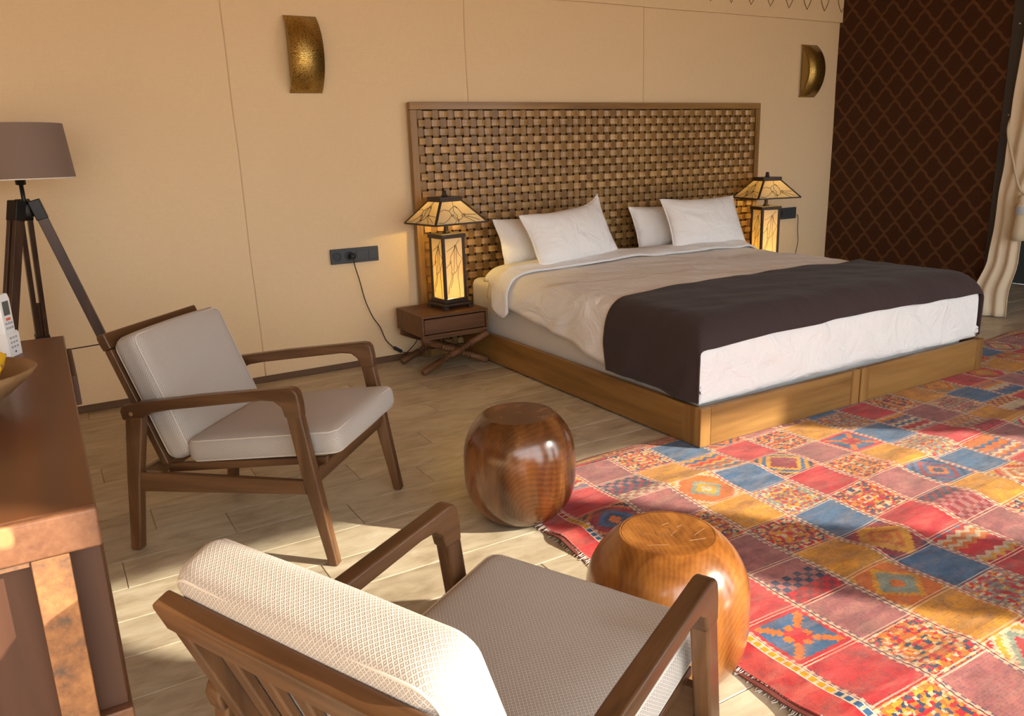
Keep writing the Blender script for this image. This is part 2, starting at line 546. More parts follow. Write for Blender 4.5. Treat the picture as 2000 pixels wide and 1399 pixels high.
BOXF = [(0, 1, 3, 2), (4, 6, 7, 5), (0, 4, 5, 1), (2, 3, 7, 6), (0, 2, 6, 4), (1, 5, 7, 3)]
def boxv(x0, x1, y0, y1, z0, z1):
    return [(x, y, z) for x in (x0, x1) for y in (y0, y1) for z in (z0, z1)]
def box(name, x0, x1, y0, y1, z0, z1, mat, parent=None, bevel=0.0, seg=2):
    return obj(name, boxv(x0, x1, y0, y1, z0, z1), BOXF, mat, parent, bevel=bevel, seg=seg)
def merge(parts):
    V, F = [], []
    for v, f in parts:
        o = len(V); V += list(v); F += [tuple(i + o for i in q) for q in f]
    return V, F
def prism(poly, axis, a, b):
    """2-D outline pushed along one axis; poly holds the other two coordinates"""
    n = len(poly); V = []
    for c in (a, b):
        for (p, q) in poly:
            if axis == 0: V.append((c, p, q))
            elif axis == 1: V.append((p, c, q))
            else: V.append((p, q, c))
    F = [tuple(range(n)), tuple(range(2 * n - 1, n - 1, -1))]
    for i in range(n):
        j = (i + 1) % n
        F.append((i, j, n + j, n + i))
    return V, F
def lathe(prof, n=48, cx=0, cy=0, cap=True, sx=1.0, sy=1.0):
    V, F = [], []
    for (r, z) in prof:
        for i in range(n):
            a = 2 * PI * i / n
            V.append((cx + r * sx * math.cos(a), cy + r * sy * math.sin(a), z))
    for j in range(len(prof) - 1):
        for i in range(n):
            k2 = (i + 1) % n
            F.append((j * n + i, j * n + k2, (j + 1) * n + k2, (j + 1) * n + i))
    if cap:
        F.append(tuple(range(n - 1, -1, -1)))
        F.append(tuple((len(prof) - 1) * n + i for i in range(n)))
    return V, F
def tube(pts, r, n=8, closed=False):
    pts = [Vector(p) for p in pts]
    m = len(pts); V, F = [], []
    rr = r if isinstance(r, (list, tuple)) else [r] * m
    prev = None
    for i, p in enumerate(pts):
        if closed:
            t = (pts[(i + 1) % m] - pts[i - 1])
        else:
            t = pts[min(i + 1, m - 1)] - pts[max(i - 1, 0)]
        t.normalize()
        if prev is None:
            ref = Vector((0, 0, 1)) if abs(t.z) < 0.9 else Vector((1, 0, 0))
            a = t.cross(ref).normalized()
        else:
            a = (prev - t * prev.dot(t)).normalized()
        prev = a
        b = t.cross(a)
        for k2 in range(n):
            an = 2 * PI * k2 / n
            V.append(p + (a * math.cos(an) + b * math.sin(an)) * rr[i])
    rng = m if closed else m - 1
    for i in range(rng):
        j = (i + 1) % m
        for k2 in range(n):
            l = (k2 + 1) % n
            F.append((i * n + k2, i * n + l, j * n + l, j * n + k2))
    if not closed:
        F.append(tuple(range(n - 1, -1, -1)))
        F.append(tuple((m - 1) * n + i for i in range(n)))
    return V, F
def bar(p, q, w, t, side=(0, 1, 0), w2=None, t2=None):
    """straight bar from p to q with a rectangular section; w lies along side"""
    p, q = Vector(p), Vector(q)
    d = (q - p).normalized()
    s = Vector(side); s = (s - d * s.dot(d)).normalized()
    n = d.cross(s)
    w2 = w if w2 is None else w2; t2 = t if t2 is None else t2
    V = []
    for c, ww, tt in ((p, w, t), (q, w2, t2)):
        for a, b in ((-1, -1), (-1, 1), (1, -1), (1, 1)):
            V.append(c + s * (a * ww / 2) + n * (b * tt / 2))
    F = [(0, 1, 3, 2), (4, 6, 7, 5), (0, 4, 5, 1), (2, 3, 7, 6), (0, 2, 6, 4), (1, 5, 7, 3)]
    return V, F
def grid(nu, nv, fn, uvs_=True):
    V, U = [], []
    for j in range(nv + 1):
        for i in range(nu + 1):
            V.append(fn(i / nu, j / nv)); U.append((i / nu, j / nv))
    F = [(j * (nu + 1) + i, j * (nu + 1) + i + 1, (j + 1) * (nu + 1) + i + 1, (j + 1) * (nu + 1) + i) for j in range(nv) for i in range(nu)]
    return V, F, U
def shell(nu, nv, fn, th):
    """a grid with thickness th(below); closed all round"""
    V, F, U = grid(nu, nv, fn)
    n = len(V)
    V2 = [Vector(v) - Vector((0, 0, th)) for v in V]
    F2 = [tuple(reversed([i + n for i in f])) for f in F]
    S = []
    w = nu + 1
    for i in range(nu):
        S.append((i, i + n, i + 1 + n, i + 1)); a = nv * w + i
        S.append((a, a + 1, a + 1 + n, a + n))
    for j in range(nv):
        a = j * w
        S.append((a, a + w, a + w + n, a + n)); a = j * w + nu
        S.append((a, a + n, a + w + n, a + w))
    return V + V2, F + F2 + S, U + U
def sm(x):
    x = max(0.0, min(1.0, x)); return x * x * (3 - 2 * x)
def nz(x, y, z=0.0):
    return noise.noise(Vector((x, y, z)))

# ================================================================== the setting
WALL_Y = 4.65
FRONT_Y = -1.30
LEFT_X = -1.90
PART_X = 5.98
RIGHT_X = 7.40
TOP = 2.95

# ground outside, floor slab with grout, tiles one by one
g = box('ground', -30, 30, -40, FRONT_Y - 0.4, -0.12, -0.02, 'outdoor_sand'); struct(g, 'sandy ground in front of the tent')
fl = box('floor', LEFT_X, RIGHT_X, FRONT_Y - 0.4, WALL_Y + 0.1, -0.08, -0.0035, 'grout'); struct(fl, 'floor of beige stone-look plank tiles')
TW, TL, GAP = 0.1965, 0.776, 0.0024
tile_me = {}
def tile_box(x0, x1, y0, y1):
    b = 0.0016
    V = [(x0, y0, -0.006), (x1, y0, -0.006), (x1, y1, -0.006), (x0, y1, -0.006),
         (x0, y0, -b), (x1, y0, -b), (x1, y1, -b), (x0, y1, -b),
         (x0 + b, y0 + b, 0), (x1 - b, y0 + b, 0), (x1 - b, y1 - b, 0), (x0 + b, y1 - b, 0)]
    F = [(0, 3, 2, 1)]
    for a in (0, 4):
        for i in range(4):
            j = (i + 1) % 4
            F.append((a + i, a + j, a + 4 + j, a + 4 + i))
    F.append((8, 9, 10, 11))
    return V, F
rest = []
shared = None
row = 0
y = 2.518 - TW * 20
while y < WALL_Y - 0.001:
    off = (0.054 + (0.0, 0.37, 0.13, 0.55, 0.26)[row % 5]) % TL
    if abs(y - 2.518) < 0.02: off = 0.054
    x = LEFT_X - TL + (off - LEFT_X) % TL
    while x < RIGHT_X:
        x0, x1 = max(x, LEFT_X) + GAP / 2, min(x + TL, RIGHT_X) - GAP / 2
        y0, y1 = max(y, FRONT_Y - 0.4) + GAP / 2, min(y + TW, WALL_Y) - GAP / 2
        if x1 - x0 > 0.02 and y1 - y0 > 0.02:
            vis = (y0 > 0.85 and x1 > 0.0 and x0 < 0.55 * y0 + 3.9)
            if vis:
                full = abs((x1 - x0) - (TL - GAP)) < 1e-4 and abs((y1 - y0) - (TW - GAP)) < 1e-4
                if full and shared is not None:
                    o = bpy.data.objects.new('tile', shared); C.objects.link(o); o.parent = fl; o.location = (x0, y0, 0)
                else:
                    V, F = tile_box(0, x1 - x0, 0, y1 - y0)
                    o = obj('tile', V, F, 'floor_tile', fl); o.location = (x0, y0, 0)
                    if full: shared = o.data
            else:
                rest.append(tile_box(x0, x1, y0, y1))
        x += TL
    y += TW; row += 1
V, F = merge(rest)
o = obj('tile_field', V, F, 'floor_tile', fl); o['kind'] = 'stuff'

# back wall of stretched tent cloth, seams, skirting, valance with stitched loops
def wall_pt(u, v):
    x = LEFT_X + u * (RIGHT_X - LEFT_X); z = v * TOP
    d = 0.006 * nz(x * 1.7, z * 0.55, 3.1) + 0.004 * nz(x * 0.6, z * 2.2, 9.0)
    d += 0.006 * math.exp(-((x - 5.35 - 0.08 * z) / 0.09) ** 2) * math.sin(z * 3.0)
    return (x, WALL_Y + 0.012 + d, z)
V, F, U = grid(150, 48, wall_pt)
n = len(V)
V2 = [(v[0], WALL_Y + 0.12, v[2]) for v in V]
wb = obj('wall_back', V + V2, F + [tuple(i + n for i in f) for f in F], 'tent_cloth', smooth=True)
struct(wb, 'back wall of stretched peach-beige tent cloth')
for x0, x1, zt in ((1.005, 0.985, TOP), (2.442, 2.45, TOP), (3.871, 3.88, TOP), (-0.45, -0.47, TOP)):
    pts = []
    for i in range(31):
        z = TOP * i / 30
        pts.append((x0 + (x1 - x0) * i / 30 + 0.006 * nz(z * 2, x0), wall_pt((x0 - LEFT_X) / (RIGHT_X - LEFT_X), z / TOP)[1] - 0.001, z))
    V, F = tube(pts, 0.0036, 6)
    obj('seam', V, F, 'seam_cloth', wb, smooth=True)
bb = box('baseboard_back', LEFT_X, PART_X, WALL_Y - 0.012, WALL_Y + 0.02, 0.0, 0.035, 'trim_brown', bevel=0.003)
struct(bb, 'thin brown skirting along the tent wall')
def val_pt(u, v):
    x = LEFT_X + u * (PART_X - LEFT_X)
    zl = 2.236 + 0.006 * nz(x * 1.3, 5.0)
    return (x, WALL_Y - 0.014 + 0.003 * nz(x * 2, v * 2), zl + v * (TOP - zl))
V, F, U = grid(90, 6, val_pt)
n = len(V)
V2 = [(v[0], v[1] + 0.012, v[2]) for v in V]
S = [(i, i + 1, i + 1 + n, i + n) for i in range(90)]
va = obj('trim_1', V + V2, F + [tuple(i + n for i in f) for f in F] + S, 'tent_cloth', smooth=False)
struct(va, 'cloth valance along the top of the tent wall')
i = 0
x = PART_X - 0.028
while x > 3.2:
    pts = []
    zt = 2.311
    for a, b in ((0, 0), (0.030, 0.035), (0.050, 0.072), (0.056, 0.105), (0.046, 0.135), (0.024, 0.160)):
        pts.append((a, b))
    loop = pts + [(0.012, 0.172), (-0.012, 0.172)] + [(-a, b) for a, b in reversed(pts[1:])]
    V, F = tube([(x + a * 0.86, WALL_Y - 0.0165, zt + b) for a, b in loop], 0.0028, 6, True)
    obj('stitched_loop', V, F, 'stitch_brown', va, smooth=True)
    x -= 0.2095
    i += 1

# ceiling, left wall, front wall with wide bays, right side
ce = box('ceiling', LEFT_X - 0.1, RIGHT_X + 0.1, FRONT_Y - 0.1, WALL_Y + 0.2, TOP, TOP + 0.06, 'ceiling_cloth'); struct(ce, 'cloth ceiling of the tent')
wl = box('wall_left', LEFT_X - 0.1, LEFT_X, FRONT_Y - 0.1, WALL_Y + 0.1, 0, TOP, 'tent_cloth'); struct(wl, 'left tent wall')
wr = box('wall_right', RIGHT_X, RIGHT_X + 0.1, FRONT_Y - 0.1, WALL_Y + 0.1, 0, TOP, 'slate_paint'); struct(wr, 'dark slate wall behind the partition')
HEAD = 2.53
wf = box('wall_front', LEFT_X, RIGHT_X, FRONT_Y - 0.08, FRONT_Y, HEAD, TOP, 'tent_cloth'); struct(wf, 'cloth header above the open tent front')
fr = box('wall_front_side', 6.36, RIGHT_X, FRONT_Y - 0.08, FRONT_Y, 0, HEAD, 'tent_cloth'); struct(fr, 'cloth panel at the end of the tent front')
# brown partition
pt = box('wall_partition', PART_X, PART_X + 0.05, 3.255, WALL_Y + 0.02, 0, TOP, 'lattice_cloth'); struct(pt, 'dark brown partition covered in lattice-patterned cloth')
ps = box('trim_2', PART_X - 0.01, PART_X + 0.06, 3.16, 3.252, 0, TOP, 'post_metal', bevel=0.004); struct(ps, 'dark grey metal end post of the partition')
for z in (0.62, 1.42, 2.02):
    V, F = lathe([(0.006, 0), (0.007, 0.004), (0.003, 0.007)], 10)
    V = [(PART_X - 0.0095 - v[2], 3.20 + v[0], z + v[1]) for v in V]
    obj('screw', V, F, 'steel', ps)

# ================================================================== posts and gathered curtains of the tent front
def gathered(name, label, cx_, wtop, wmid, wbot, tie=1.15, lean=0.0):
    t = thing(name, label, 'curtain', (cx_, FRONT_Y + 0.10, 0), 0, 'curtains gathered at the tent front')
    wmax = max(wtop, wmid, wbot)
    def fn(u, v):
        z = 0.01 + v * (HEAD - 0.015)
        if z < tie: w = wbot + (wmid - wbot) * sm(z / tie)
        else: w = wmid + (wtop - wmid) * sm((z - tie) / (HEAD - tie))
        x = (u - 0.5) * w + 0.02 * nz(z * 1.4, cx_) + lean * (wmax - w) / 2
        yy = 0.03 * math.sin(u * 2 * PI * 7 + nz(z, u * 3) * 1.5) * (0.5 + 0.5 * w / max(wtop, wbot))
        return (x, yy, z)
    V, F, U = grid(84, 24, fn)
    n = len(V)
    obj('fabric', V + [(a, b + 0.004, c) for a, b, c in V], F + [tuple(i + n for i in f) for f in F], 'curtain_cream', t, smooth=True)
    obj('tie_band', *lathe([(wmid * 0.52, tie - 0.03), (wmid * 0.53, tie), (wmid * 0.52, tie + 0.03)], 32, sx=1.0, sy=0.35, cap=False), 'rope_cream', t, smooth=True)
gathered('gathered_curtain', 'cream curtain tied to a tent post between the seating and the rug', 2.765, 0.94, 0.88, 0.94)
gathered('gathered_curtain', 'cream curtain tied to a tent post across from the bed foot', 4.43, 0.20, 0.74, 0.78, 1.30, 1.0)
for x in (1.0, 2.765, 4.70):
    p_ = box('trim_3' if x < 2 else ('trim_4' if x < 4 else 'trim_5'), x - 0.04, x + 0.04, FRONT_Y - 0.07, FRONT_Y, 0, HEAD, 'post_metal', bevel=0.004)
    struct(p_, 'dark metal post of the open tent front')

# ================================================================== rug: a patchwork, each patch its own piece
def rug_h(x, y):
    h = 0.004 * math.sin(5.2 * (y + 0.35 * x) + 1.5 * nz(x * 0.8, y * 0.8)) + 0.006 * nz(x * 2.1, y * 4.6, 1.0) + 0.003 * nz(x * 6.0, y * 9.0, 4.0)
    h += 0.013 * math.exp(-((y - (1.33 + 0.12 * x * 0.2 + 0.05 * math.sin(x * 3.0))) / 0.06) ** 2) * sm((x - 1.8) / 0.3)
    h += 0.010 * math.exp(-((y - (0.98 + 0.05 * math.sin(x * 2.3 + 1.0))) / 0.05) ** 2)
    h += 0.010 * math.exp(-((y - (1.72 + 0.10 * math.sin(x * 1.7 + 2.0))) / 0.05) ** 2) * sm((x - 2.4) / 0.4)
    h += 0.008 * math.exp(-((y - (2.06 + 0.06 * math.sin(x * 4.0))) / 0.05) ** 2) * sm((2.6 - x) / 0.5)
    flat = 1.0
    bx = max(2.20 - x, 0, x - 4.55); by = max(2.26 - y, 0, y - 4.6)
    flat *= sm(math.hypot(bx, by) / 0.16)
    for sx, sy in ((1.332, 2.263), (1.172, 1.305)):
        flat *= sm((math.hypot(x - sx, y - sy) - 0.15) / 0.12)
    return 0.007 + (h * 1.35 + 0.008) * flat
def rug_map(c, rr):
    """column, row (fractions allowed) to the floor"""
    x = 1.465 + 0.2150 * c
    y = 2.500 - 0.1985 * rr
    y += 0.055 * max(0.0, x - 2.2) * (1.0 - 0.02 * rr) + 0.012 * nz(x * 1.1, y * 1.1, 8.0)
    x += -0.030 * (rr / 8.0) * (1 - min(1, c / 8.0)) + 0.010 * nz(x * 1.3, y * 1.3, 2.0)
    return x, y
rug = thing('patchwork_rug', 'large patchwork kilim rug in red, rose, mustard and blue squares', 'rug', (0, 0, 0))
NC, NR = 20, 12
def rug_piece(name, c0, c1, r0, r1, mat, nu=6, nv=6, inset=0.004, up=0.0012):
    def fn(u, v):
        x, y = rug_map(c0 + (c1 - c0) * u, r1 + (r0 - r1) * v)
        cxm, cym = rug_map((c0 + c1) / 2, (r0 + r1) / 2)
        x += (cxm - x) * inset * 2; y += (cym - y) * inset * 2
        return (x, y, rug_h(x, y) + up)
    V, F, U = shell(nu, nv, fn, 0.004)
    return obj(name, V, F, mat, rug, smooth=False, uv=U)
def back_fn(u, v):
    c = -0.60 + (NC + 0.85) * u; rr = (NR + 0.1) + (-0.30 - NR - 0.1) * v
    x, y = rug_map(c, rr)
    return (x, y, rug_h(x, y) - 0.002)
V, F, U = shell(120, 70, back_fn, 0.0045)
obj('backing', V, F, 'rug_back', rug, uv=U)
PL = ['rug_red', 'rug_rose', 'rug_mustard', 'rug_blue']
fixed = {(3, 5): 5, (0, 6): 3, (2, 6): 1, (1, 5): 6, (3, 3): 4, (2, 4): 0, (3, 7): 4, (1, 7): 7, (4, 4): 0, (4, 2): 5, (5, 3): 7, (2, 2): 1, (3, 1): 2, (2, 0): 7, (1, 1): 6, (6, 4): 5, (7, 3): 4, (0, 4): 7, (0, 2): 5, (4, 6): 2}
rs = random.Random(11)
coff = [0.0, 0.05, -0.04, 0.03, -0.05] + [rs.uniform(-0.13, 0.13) for _ in range(NC)]
for c in range(NC):
    for rr in range(NR):
        pl = (c + rr) % 2 == (1 if c % 2 == 0 else 1)
        pick = rs.randrange(len(MOTIFS))
        m = PL[c % 4] if pl else MOTIFS[fixed.get((c, rr), pick)]
        o = rug_piece('patch', c, c + 1, rr + coff[c], rr + 1 + coff[c], m)
rug_piece('border_strip', -0.52, -0.12, 0, NR, 'rug_border', 3, 70, 0.0)
rug_piece('border_braid', -0.12, 0.0, 0, NR, 'rug_braid', 2, 70, 0.0, 0.0016)
rug_piece('end_strip', -0.52, NC, -0.26, 0, MOTIFS[0], 110, 2, 0.0)
# frayed wool along the open edge
parts = []
for i in range(420):
    rr = NR * (i + rs.random()) / 420
    x, y = rug_map(-0.55, rr)
    a = rs.uniform(-0.6, 0.6); L = rs.uniform(0.006, 0.022)
    parts.append(tube([(x + 0.010, y, rug_h(x, y) + 0.001), (x - L * 0.5, y + a * L * 0.4, 0.005), (x - L, y + a * L, 0.0025)], 0.0013, 4))
V, F = merge(parts)
fr_ = obj('frayed_edge', V, F, 'piping_cream', rug); fr_['kind'] = 'stuff'

# ================================================================== bed
BX0, BX1, BY0, BY1, BH, BB = 2.295, 4.425, 2.360, 4.585, 0.185, 0.0105
XM = 3.360
def bed_base(name, label, x0, x1, outer):
    t = thing(name, label, 'bed', ((x0 + x1) / 2, BY0, 0), 0)
    ox = (x0 + x1) / 2
    def bx(nm, a, b, c, d, e, f, m, bv=0.003):
        return box(nm, a - ox, b - ox, c - BY0, d - BY0, e, f, m, t, bv)
    cw = 0.062
    fb = bx('foot_board', x0 + cw, x1 - cw, BY0, BY0 + 0.032, BB, BH, 'pine_x')
    bx('corner_block', x0, x0 + cw - 0.0015, BY0 - 0.001, BY0 + 0.034, BB, BH + 0.0005, 'pine_z')
    bx('corner_block', x1 - cw + 0.0015, x1, BY0 - 0.001, BY0 + 0.034, BB, BH + 0.0005, 'pine_z')
    for xa, xb in ((x0, x0 + 0.03), (x1 - 0.03, x1)):
        inner = (xa > XM - 0.08 and xb < XM + 0.08)
        bx('side_rail', xa, xb, BY0 + 0.108, BY1, BB, BH - (0.03 if inner else 0), 'pine_y')
        bx('side_block', xa, xb, BY0 + 0.0345, BY0 + 0.1065, BB, BH + 0.0003 - (0.03 if inner else 0), 'pine_z')
    for i in range(9):
        y = BY0 + 0.12 + i * 0.24
        bx('slat', x0 + 0.0305, x1 - 0.0305, y, y + 0.10, 0.085, 0.105, 'gap_dark', 0)
    return t
bed_base('platform_bed', 'stained pine bed base half with its long side towards the barrel stools', BX0, XM - 0.006, 0)
bed_base('platform_bed', 'stained pine bed base half on the side of the lattice partition', XM + 0.006, BX1, 1)

XL, XR, YF, RAD = 2.318, 4.402, 2.405, 0.115
def top_z(x, y):
    s = (x - (XL + XR) / 2) / ((XR - XL) / 2); t = (y - YF) / 2.0
    return 0.545 + 0.020 * (1 - s * s) + 0.020 * sm(t) + 0.012 * nz(x * 2.3, y * 2.0, 5.0) + 0.008 * nz(x * 5 + y * 3, y * 5.5, 2.0) + 0.006 * nz(x * 4 + y * 10, y * 7, 4.0)
def prof(q, r):
    L = r * PI / 2
    if q < 0: return 0.0, r - q
    if q < L:
        a = q / r
        return r * (1 - math.cos(a)), r * (1 - math.sin(a))
    return r + (q - L), 0.0
def bed_pt(q, qy, side, off=0.0, fold=0.0):
    """q: arc length in from the hem side; qy: arc length in from the foot; off: distance above the bed surface"""
    r = RAD + off
    ox, dx = prof(q, r); oy, dy = prof(qy, r)
    x = (XL - off + ox) if side < 0 else (XR + off - ox)
    y = YF - off + oy
    p = 3.2
    z = top_z(x, y) + off - (dx ** p + dy ** p) ** (1 / p)
    if dx > r * 0.5:
        k2 = sm((dx - r * 0.5) / 0.15) * (1 - 0.9 * sm(dy / 0.08))
        w = 0.020 * nz(y * 4.0, 1.0 + side, z * 1.5) + 0.011 * nz(y * 9 + z * 6, side, z * 3)
        x += side * (w + 0.012) * k2
    if dy > r * 0.5:
        k2 = sm((dy - r * 0.5) / 0.12)
        y += (0.013 * nz(x * 4.0 + z * 7, 3.0, z * 2) + 0.010 * nz(x * 9 + z * 12, 6.0, z * 3)) * k2 * (1 - 0.9 * sm(dx / 0.06)) - 0.004 * k2
    return Vector((x, y, max(z, 0.193 if dy > r * 0.6 else 0.19)))
L_ARC = RAD * PI / 2
def cloth(name, y_from, y_to, hem_l, hem_r, mat, parent, off=0.0, nq=90, ny=70, thick=0.010, hang_foot=0.0, edge=None):
    """cloth over the bed: y_from/y_to measured as arc length from the foot edge"""
    V, U = [], []
    r = RAD + off
    for j in range(ny + 1):
        v = j / ny
        qy = y_from + (y_to - y_from) * v
        ybed = YF + max(0.0, qy - L_ARC) + RAD
        hl = hem_l(ybed); hr = hem_r(ybed)
        ql0 = -(0.55 + off - r - hl)
        qr0 = -(0.55 + off - r - hr)
        half = (XR - XL) / 2 + off
        # arc length from side arc start to centre
        qc = r * PI / 2 + (half - r)
        for i in range(nq + 1):
            u = i / nq
            tot = (qc - ql0) + (qc - qr0)
            d = u * tot
            if d <= qc - ql0: P = bed_pt(ql0 + d, qy, -1, off)
            else: P = bed_pt(qr0 + (tot - d), qy, 1, off)
            if edge: P = edge(P, u, v)
            V.append(P); U.append((u, v))
    w = nq + 1
    F = [(j * w + i, j * w + i + 1, (j + 1) * w + i + 1, (j + 1) * w + i) for j in range(ny) for i in range(nq)]
    o = obj(name, V, F, mat, parent, smooth=True, uv=U)
    md = o.modifiers.new('thick', 'SOLIDIFY'); md.thickness = thick; md.offset = -1.0
    return o
mat_ = box('mattress', 2.350, 4.370, 2.445, 4.560, 0.106, 0.496, 'sheet_grey', None, 0.05, 4)
tag(mat_, 'mattress under a pale grey fitted sheet, seen below the duvet hem', 'mattress')
def hem_duvet(y):
    return 0.300 + 0.085 * sm((y - 3.35) / 0.75) - 0.062 * sm((3.55 - y) / 0.6) + 0.020 * nz(y * 3.2, 7.0)
duvet = thing('duvet', 'white cotton duvet spread over the bed and hanging at the foot', 'duvet', (3.36, 3.3, 0.55))
def rel(o):
    o.matrix_parent_inverse = Matrix.Translation(-Vector(o.parent.location)); return o
d1 = rel(cloth('cover', -0.245, L_ARC + 1.74, hem_duvet, hem_duvet, 'white_cotton', duvet, 0.0, 110, 90, 0.014))
def fold_hem(y):
    return 0.290 + 0.20 * sm((y - 4.12) / 0.16) + 0.13 * sm((4.08 - y) / 0.14)
def fold_edge(P, u, v):
    P = P.copy()
    P.z += 0.026 * math.sin(min(1.0, max(0.0, v)) * PI) + 0.013 * nz(P.x * 4.2 + P.y * 9, P.y * 12, 2.0)
    P.y += 0.022 * nz(P.x * 1.3, 3.0) + 0.012 * nz(P.x * 5, 1.0)
    if P.x < XL + 0.25 or P.x > XR - 0.25:
        P.x += (1 if P.x > 3 else -1) * 0.016 * nz(P.y * 20 + P.z * 5, P.z * 4, 3.0)
        P.z += 0.008 * nz(P.y * 24, P.x * 9, 1.0)
    return P
d2 = rel(cloth('turned_fold', L_ARC + 1.50, L_ARC + 1.80, fold_hem, fold_hem, 'white_cotton', duvet, 0.018, 110, 16, 0.012, edge=fold_edge))
def hem_runner(y):
    return 0.222 - 0.010 * sm((2.9 - y) / 0.5) + 0.006 * nz(y * 3, 1.0)
def runner_edge(P, u, v):
    P = P.copy()
    P.y += (v - 0.2) * (0.05 * math.sin(u * PI) + 0.02 * nz(u * 3, 1.0)) + 0.05 * v * sm((u - 0.3) / 0.7)
    return P
rn = cloth('bed_runner', 0.010, L_ARC + 0.53, hem_runner, hem_runner, 'runner_brown', None, 0.017, 100, 50, 0.008, edge=runner_edge)
tag(rn, 'dark chocolate brown bed runner lying across the foot of the bed', 'bed runner')

# ------------------------------------------------------------------ pillows
def pillow(label, loc, tilt, rz, W, Hh, T, ear=0.0, seed=0, roll=0.0):
    t = thing('pillow', label, 'pillow', loc, 0, 'bed pillows')
    t.rotation_mode = 'XYZ'
    m = Matrix.Rotation(rz, 4, 'Z') @ Matrix.Rotation(tilt, 4, 'X') @ Matrix.Rotation(roll, 4, 'Z')
    t.rotation_euler = m.to_euler()
    n = 22
    def outline(a, b):
        x = W / 2 * a * (1 - 0.07 * (1 - b * b) * abs(a))
        yv = Hh / 2 * b * (1 - 0.09 * (1 - a * a) * abs(b))
        if ear and a > 0.3 and b > 0.3:
            e = ear * ((a - 0.3) / 0.7) ** 4 * ((b - 0.3) / 0.7) ** 3
            yv += e; x += e * 0.25
        x += 0.006 * nz(a * 2, b * 2, seed) ; yv += 0.006 * nz(a * 2, b * 2, seed + 5)
        return x, yv
    V, F = [], []
    for s in (1, -1):
        base = len(V)
        for j in range(n + 1):
            for i in range(n + 1):
                a = -1 + 2 * i / n; b = -1 + 2 * j / n
                a = math.sin(a * PI / 2 * 0.92) / math.sin(PI / 2 * 0.92); b = math.sin(b * PI / 2 * 0.92) / math.sin(PI / 2 * 0.92)
                x, yv = outline(a, b)
                th = (max(0.0, 1 - abs(a) ** 2.2) ** 0.55) * (max(0.0, 1 - abs(b) ** 2.2) ** 0.55)
                th = T / 2 * th * (1 + 0.10 * nz(a * 1.5, b * 1.5, seed + s * 3))
                rim = 1 - max(abs(a), abs(b))
                th += 0.004 * nz(a * 5 + b * 2, b * 6, seed + 9) * min(1, rim * 4)
                th += 0.0035
                V.append((x, yv, s * th))
        w = n + 1
        for j in range(n):
            for i in range(n):
                q = (base + j * w + i, base + j * w + i + 1, base + (j + 1) * w + i + 1, base + (j + 1) * w + i)
                F.append(q if s > 0 else tuple(reversed(q)))
    w = n + 1; N = w * w
    for i in range(n):
        F.append((i, i + N, i + 1 + N, i + 1)); a = n * w + i; F.append((a, a + 1, a + 1 + N, a + N))
        a = i * w; F.append((a, a + w, a + w + N, a + N)); a = i * w + n; F.append((a, a + N, a + w + N, a + w))
    obj('pillowcase', V, F, 'pillow_cotton', t, smooth=True)
    ring = []
    for (a0, b0, a1, b1) in ((-1, -1, 1, -1), (1, -1, 1, 1), (1, 1, -1, 1), (-1, 1, -1, -1)):
        for i in range(14):
            f = i / 14
            x, yv = outline(a0 + (a1 - a0) * f, b0 + (b1 - b0) * f)
            ring.append((x, yv, 0))
    obj('piping', *tube(ring, 0.0055, 6, True), 'pillow_cotton', t, smooth=True)
    return t
R_ = math.radians
pillow('white pillow lying behind another against the headboard by the near nightstand', (2.83, 4.415, 0.700), R_(68), R_(2), 0.68, 0.35, 0.17, 0, 1)
pillow('plump white pillow with a pointed upper corner leaning in front', (2.90, 4.185, 0.752), R_(62), R_(5), 0.68, 0.37, 0.19, 0.06, 2, R_(4))
pillow('white pillow half hidden behind another near the middle of the headboard', (3.95, 4.415, 0.705), R_(68), R_(-2), 0.68, 0.36, 0.17, 0, 3)
pillow('smooth white pillow leaning in front next to the far lamp', (4.05, 4.185, 0.752), R_(63), R_(-3), 0.66, 0.38, 0.19, 0, 4, R_(-1))

# ------------------------------------------------------------------ headboard of woven slats
HX0, HX1, HZ = 2.012, 5.012, 1.592
HYF, HYB = 4.590, 4.636
hb = thing('headboard', 'wide wooden headboard of woven slats in a plain frame', 'headboard', ((HX0 + HX1) / 2, HYB, 0))
def hbx(nm, a, b, c, d, e, f, m, bv=0.003):
    o = box(nm, a, b, c, d, e, f, m, hb, bv); return rel(o)
FWD = 0.044
hbx('frame_rail', HX0, HX1, HYF, HYB, HZ - FWD, HZ, 'frame_x')
hbx('frame_rail', HX0 + FWD, HX1 - FWD, HYF, HYB, 0.0, 0.05, 'frame_x')
hbx('frame_stile', HX0, HX0 + FWD, HYF, HYB, 0.0, HZ - FWD - 0.001, 'frame_z')
hbx('frame_stile', HX1 - FWD, HX1, HYF, HYB, 0.0, HZ - FWD - 0.001, 'frame_z')
hbx('back_panel', HX0 + FWD, HX1 - FWD, HYB - 0.008, HYB, 0.05, HZ - FWD, 'gap_dark', 0)
px0, px1, pz0, pz1 = HX0 + FWD, HX1 - FWD, 0.05, HZ - FWD
ncol = 55; nrow = 28
pc = (px1 - px0) / ncol; pr = (pz1 - pz0) / nrow
YM = 4.611
AMP = 0.0165
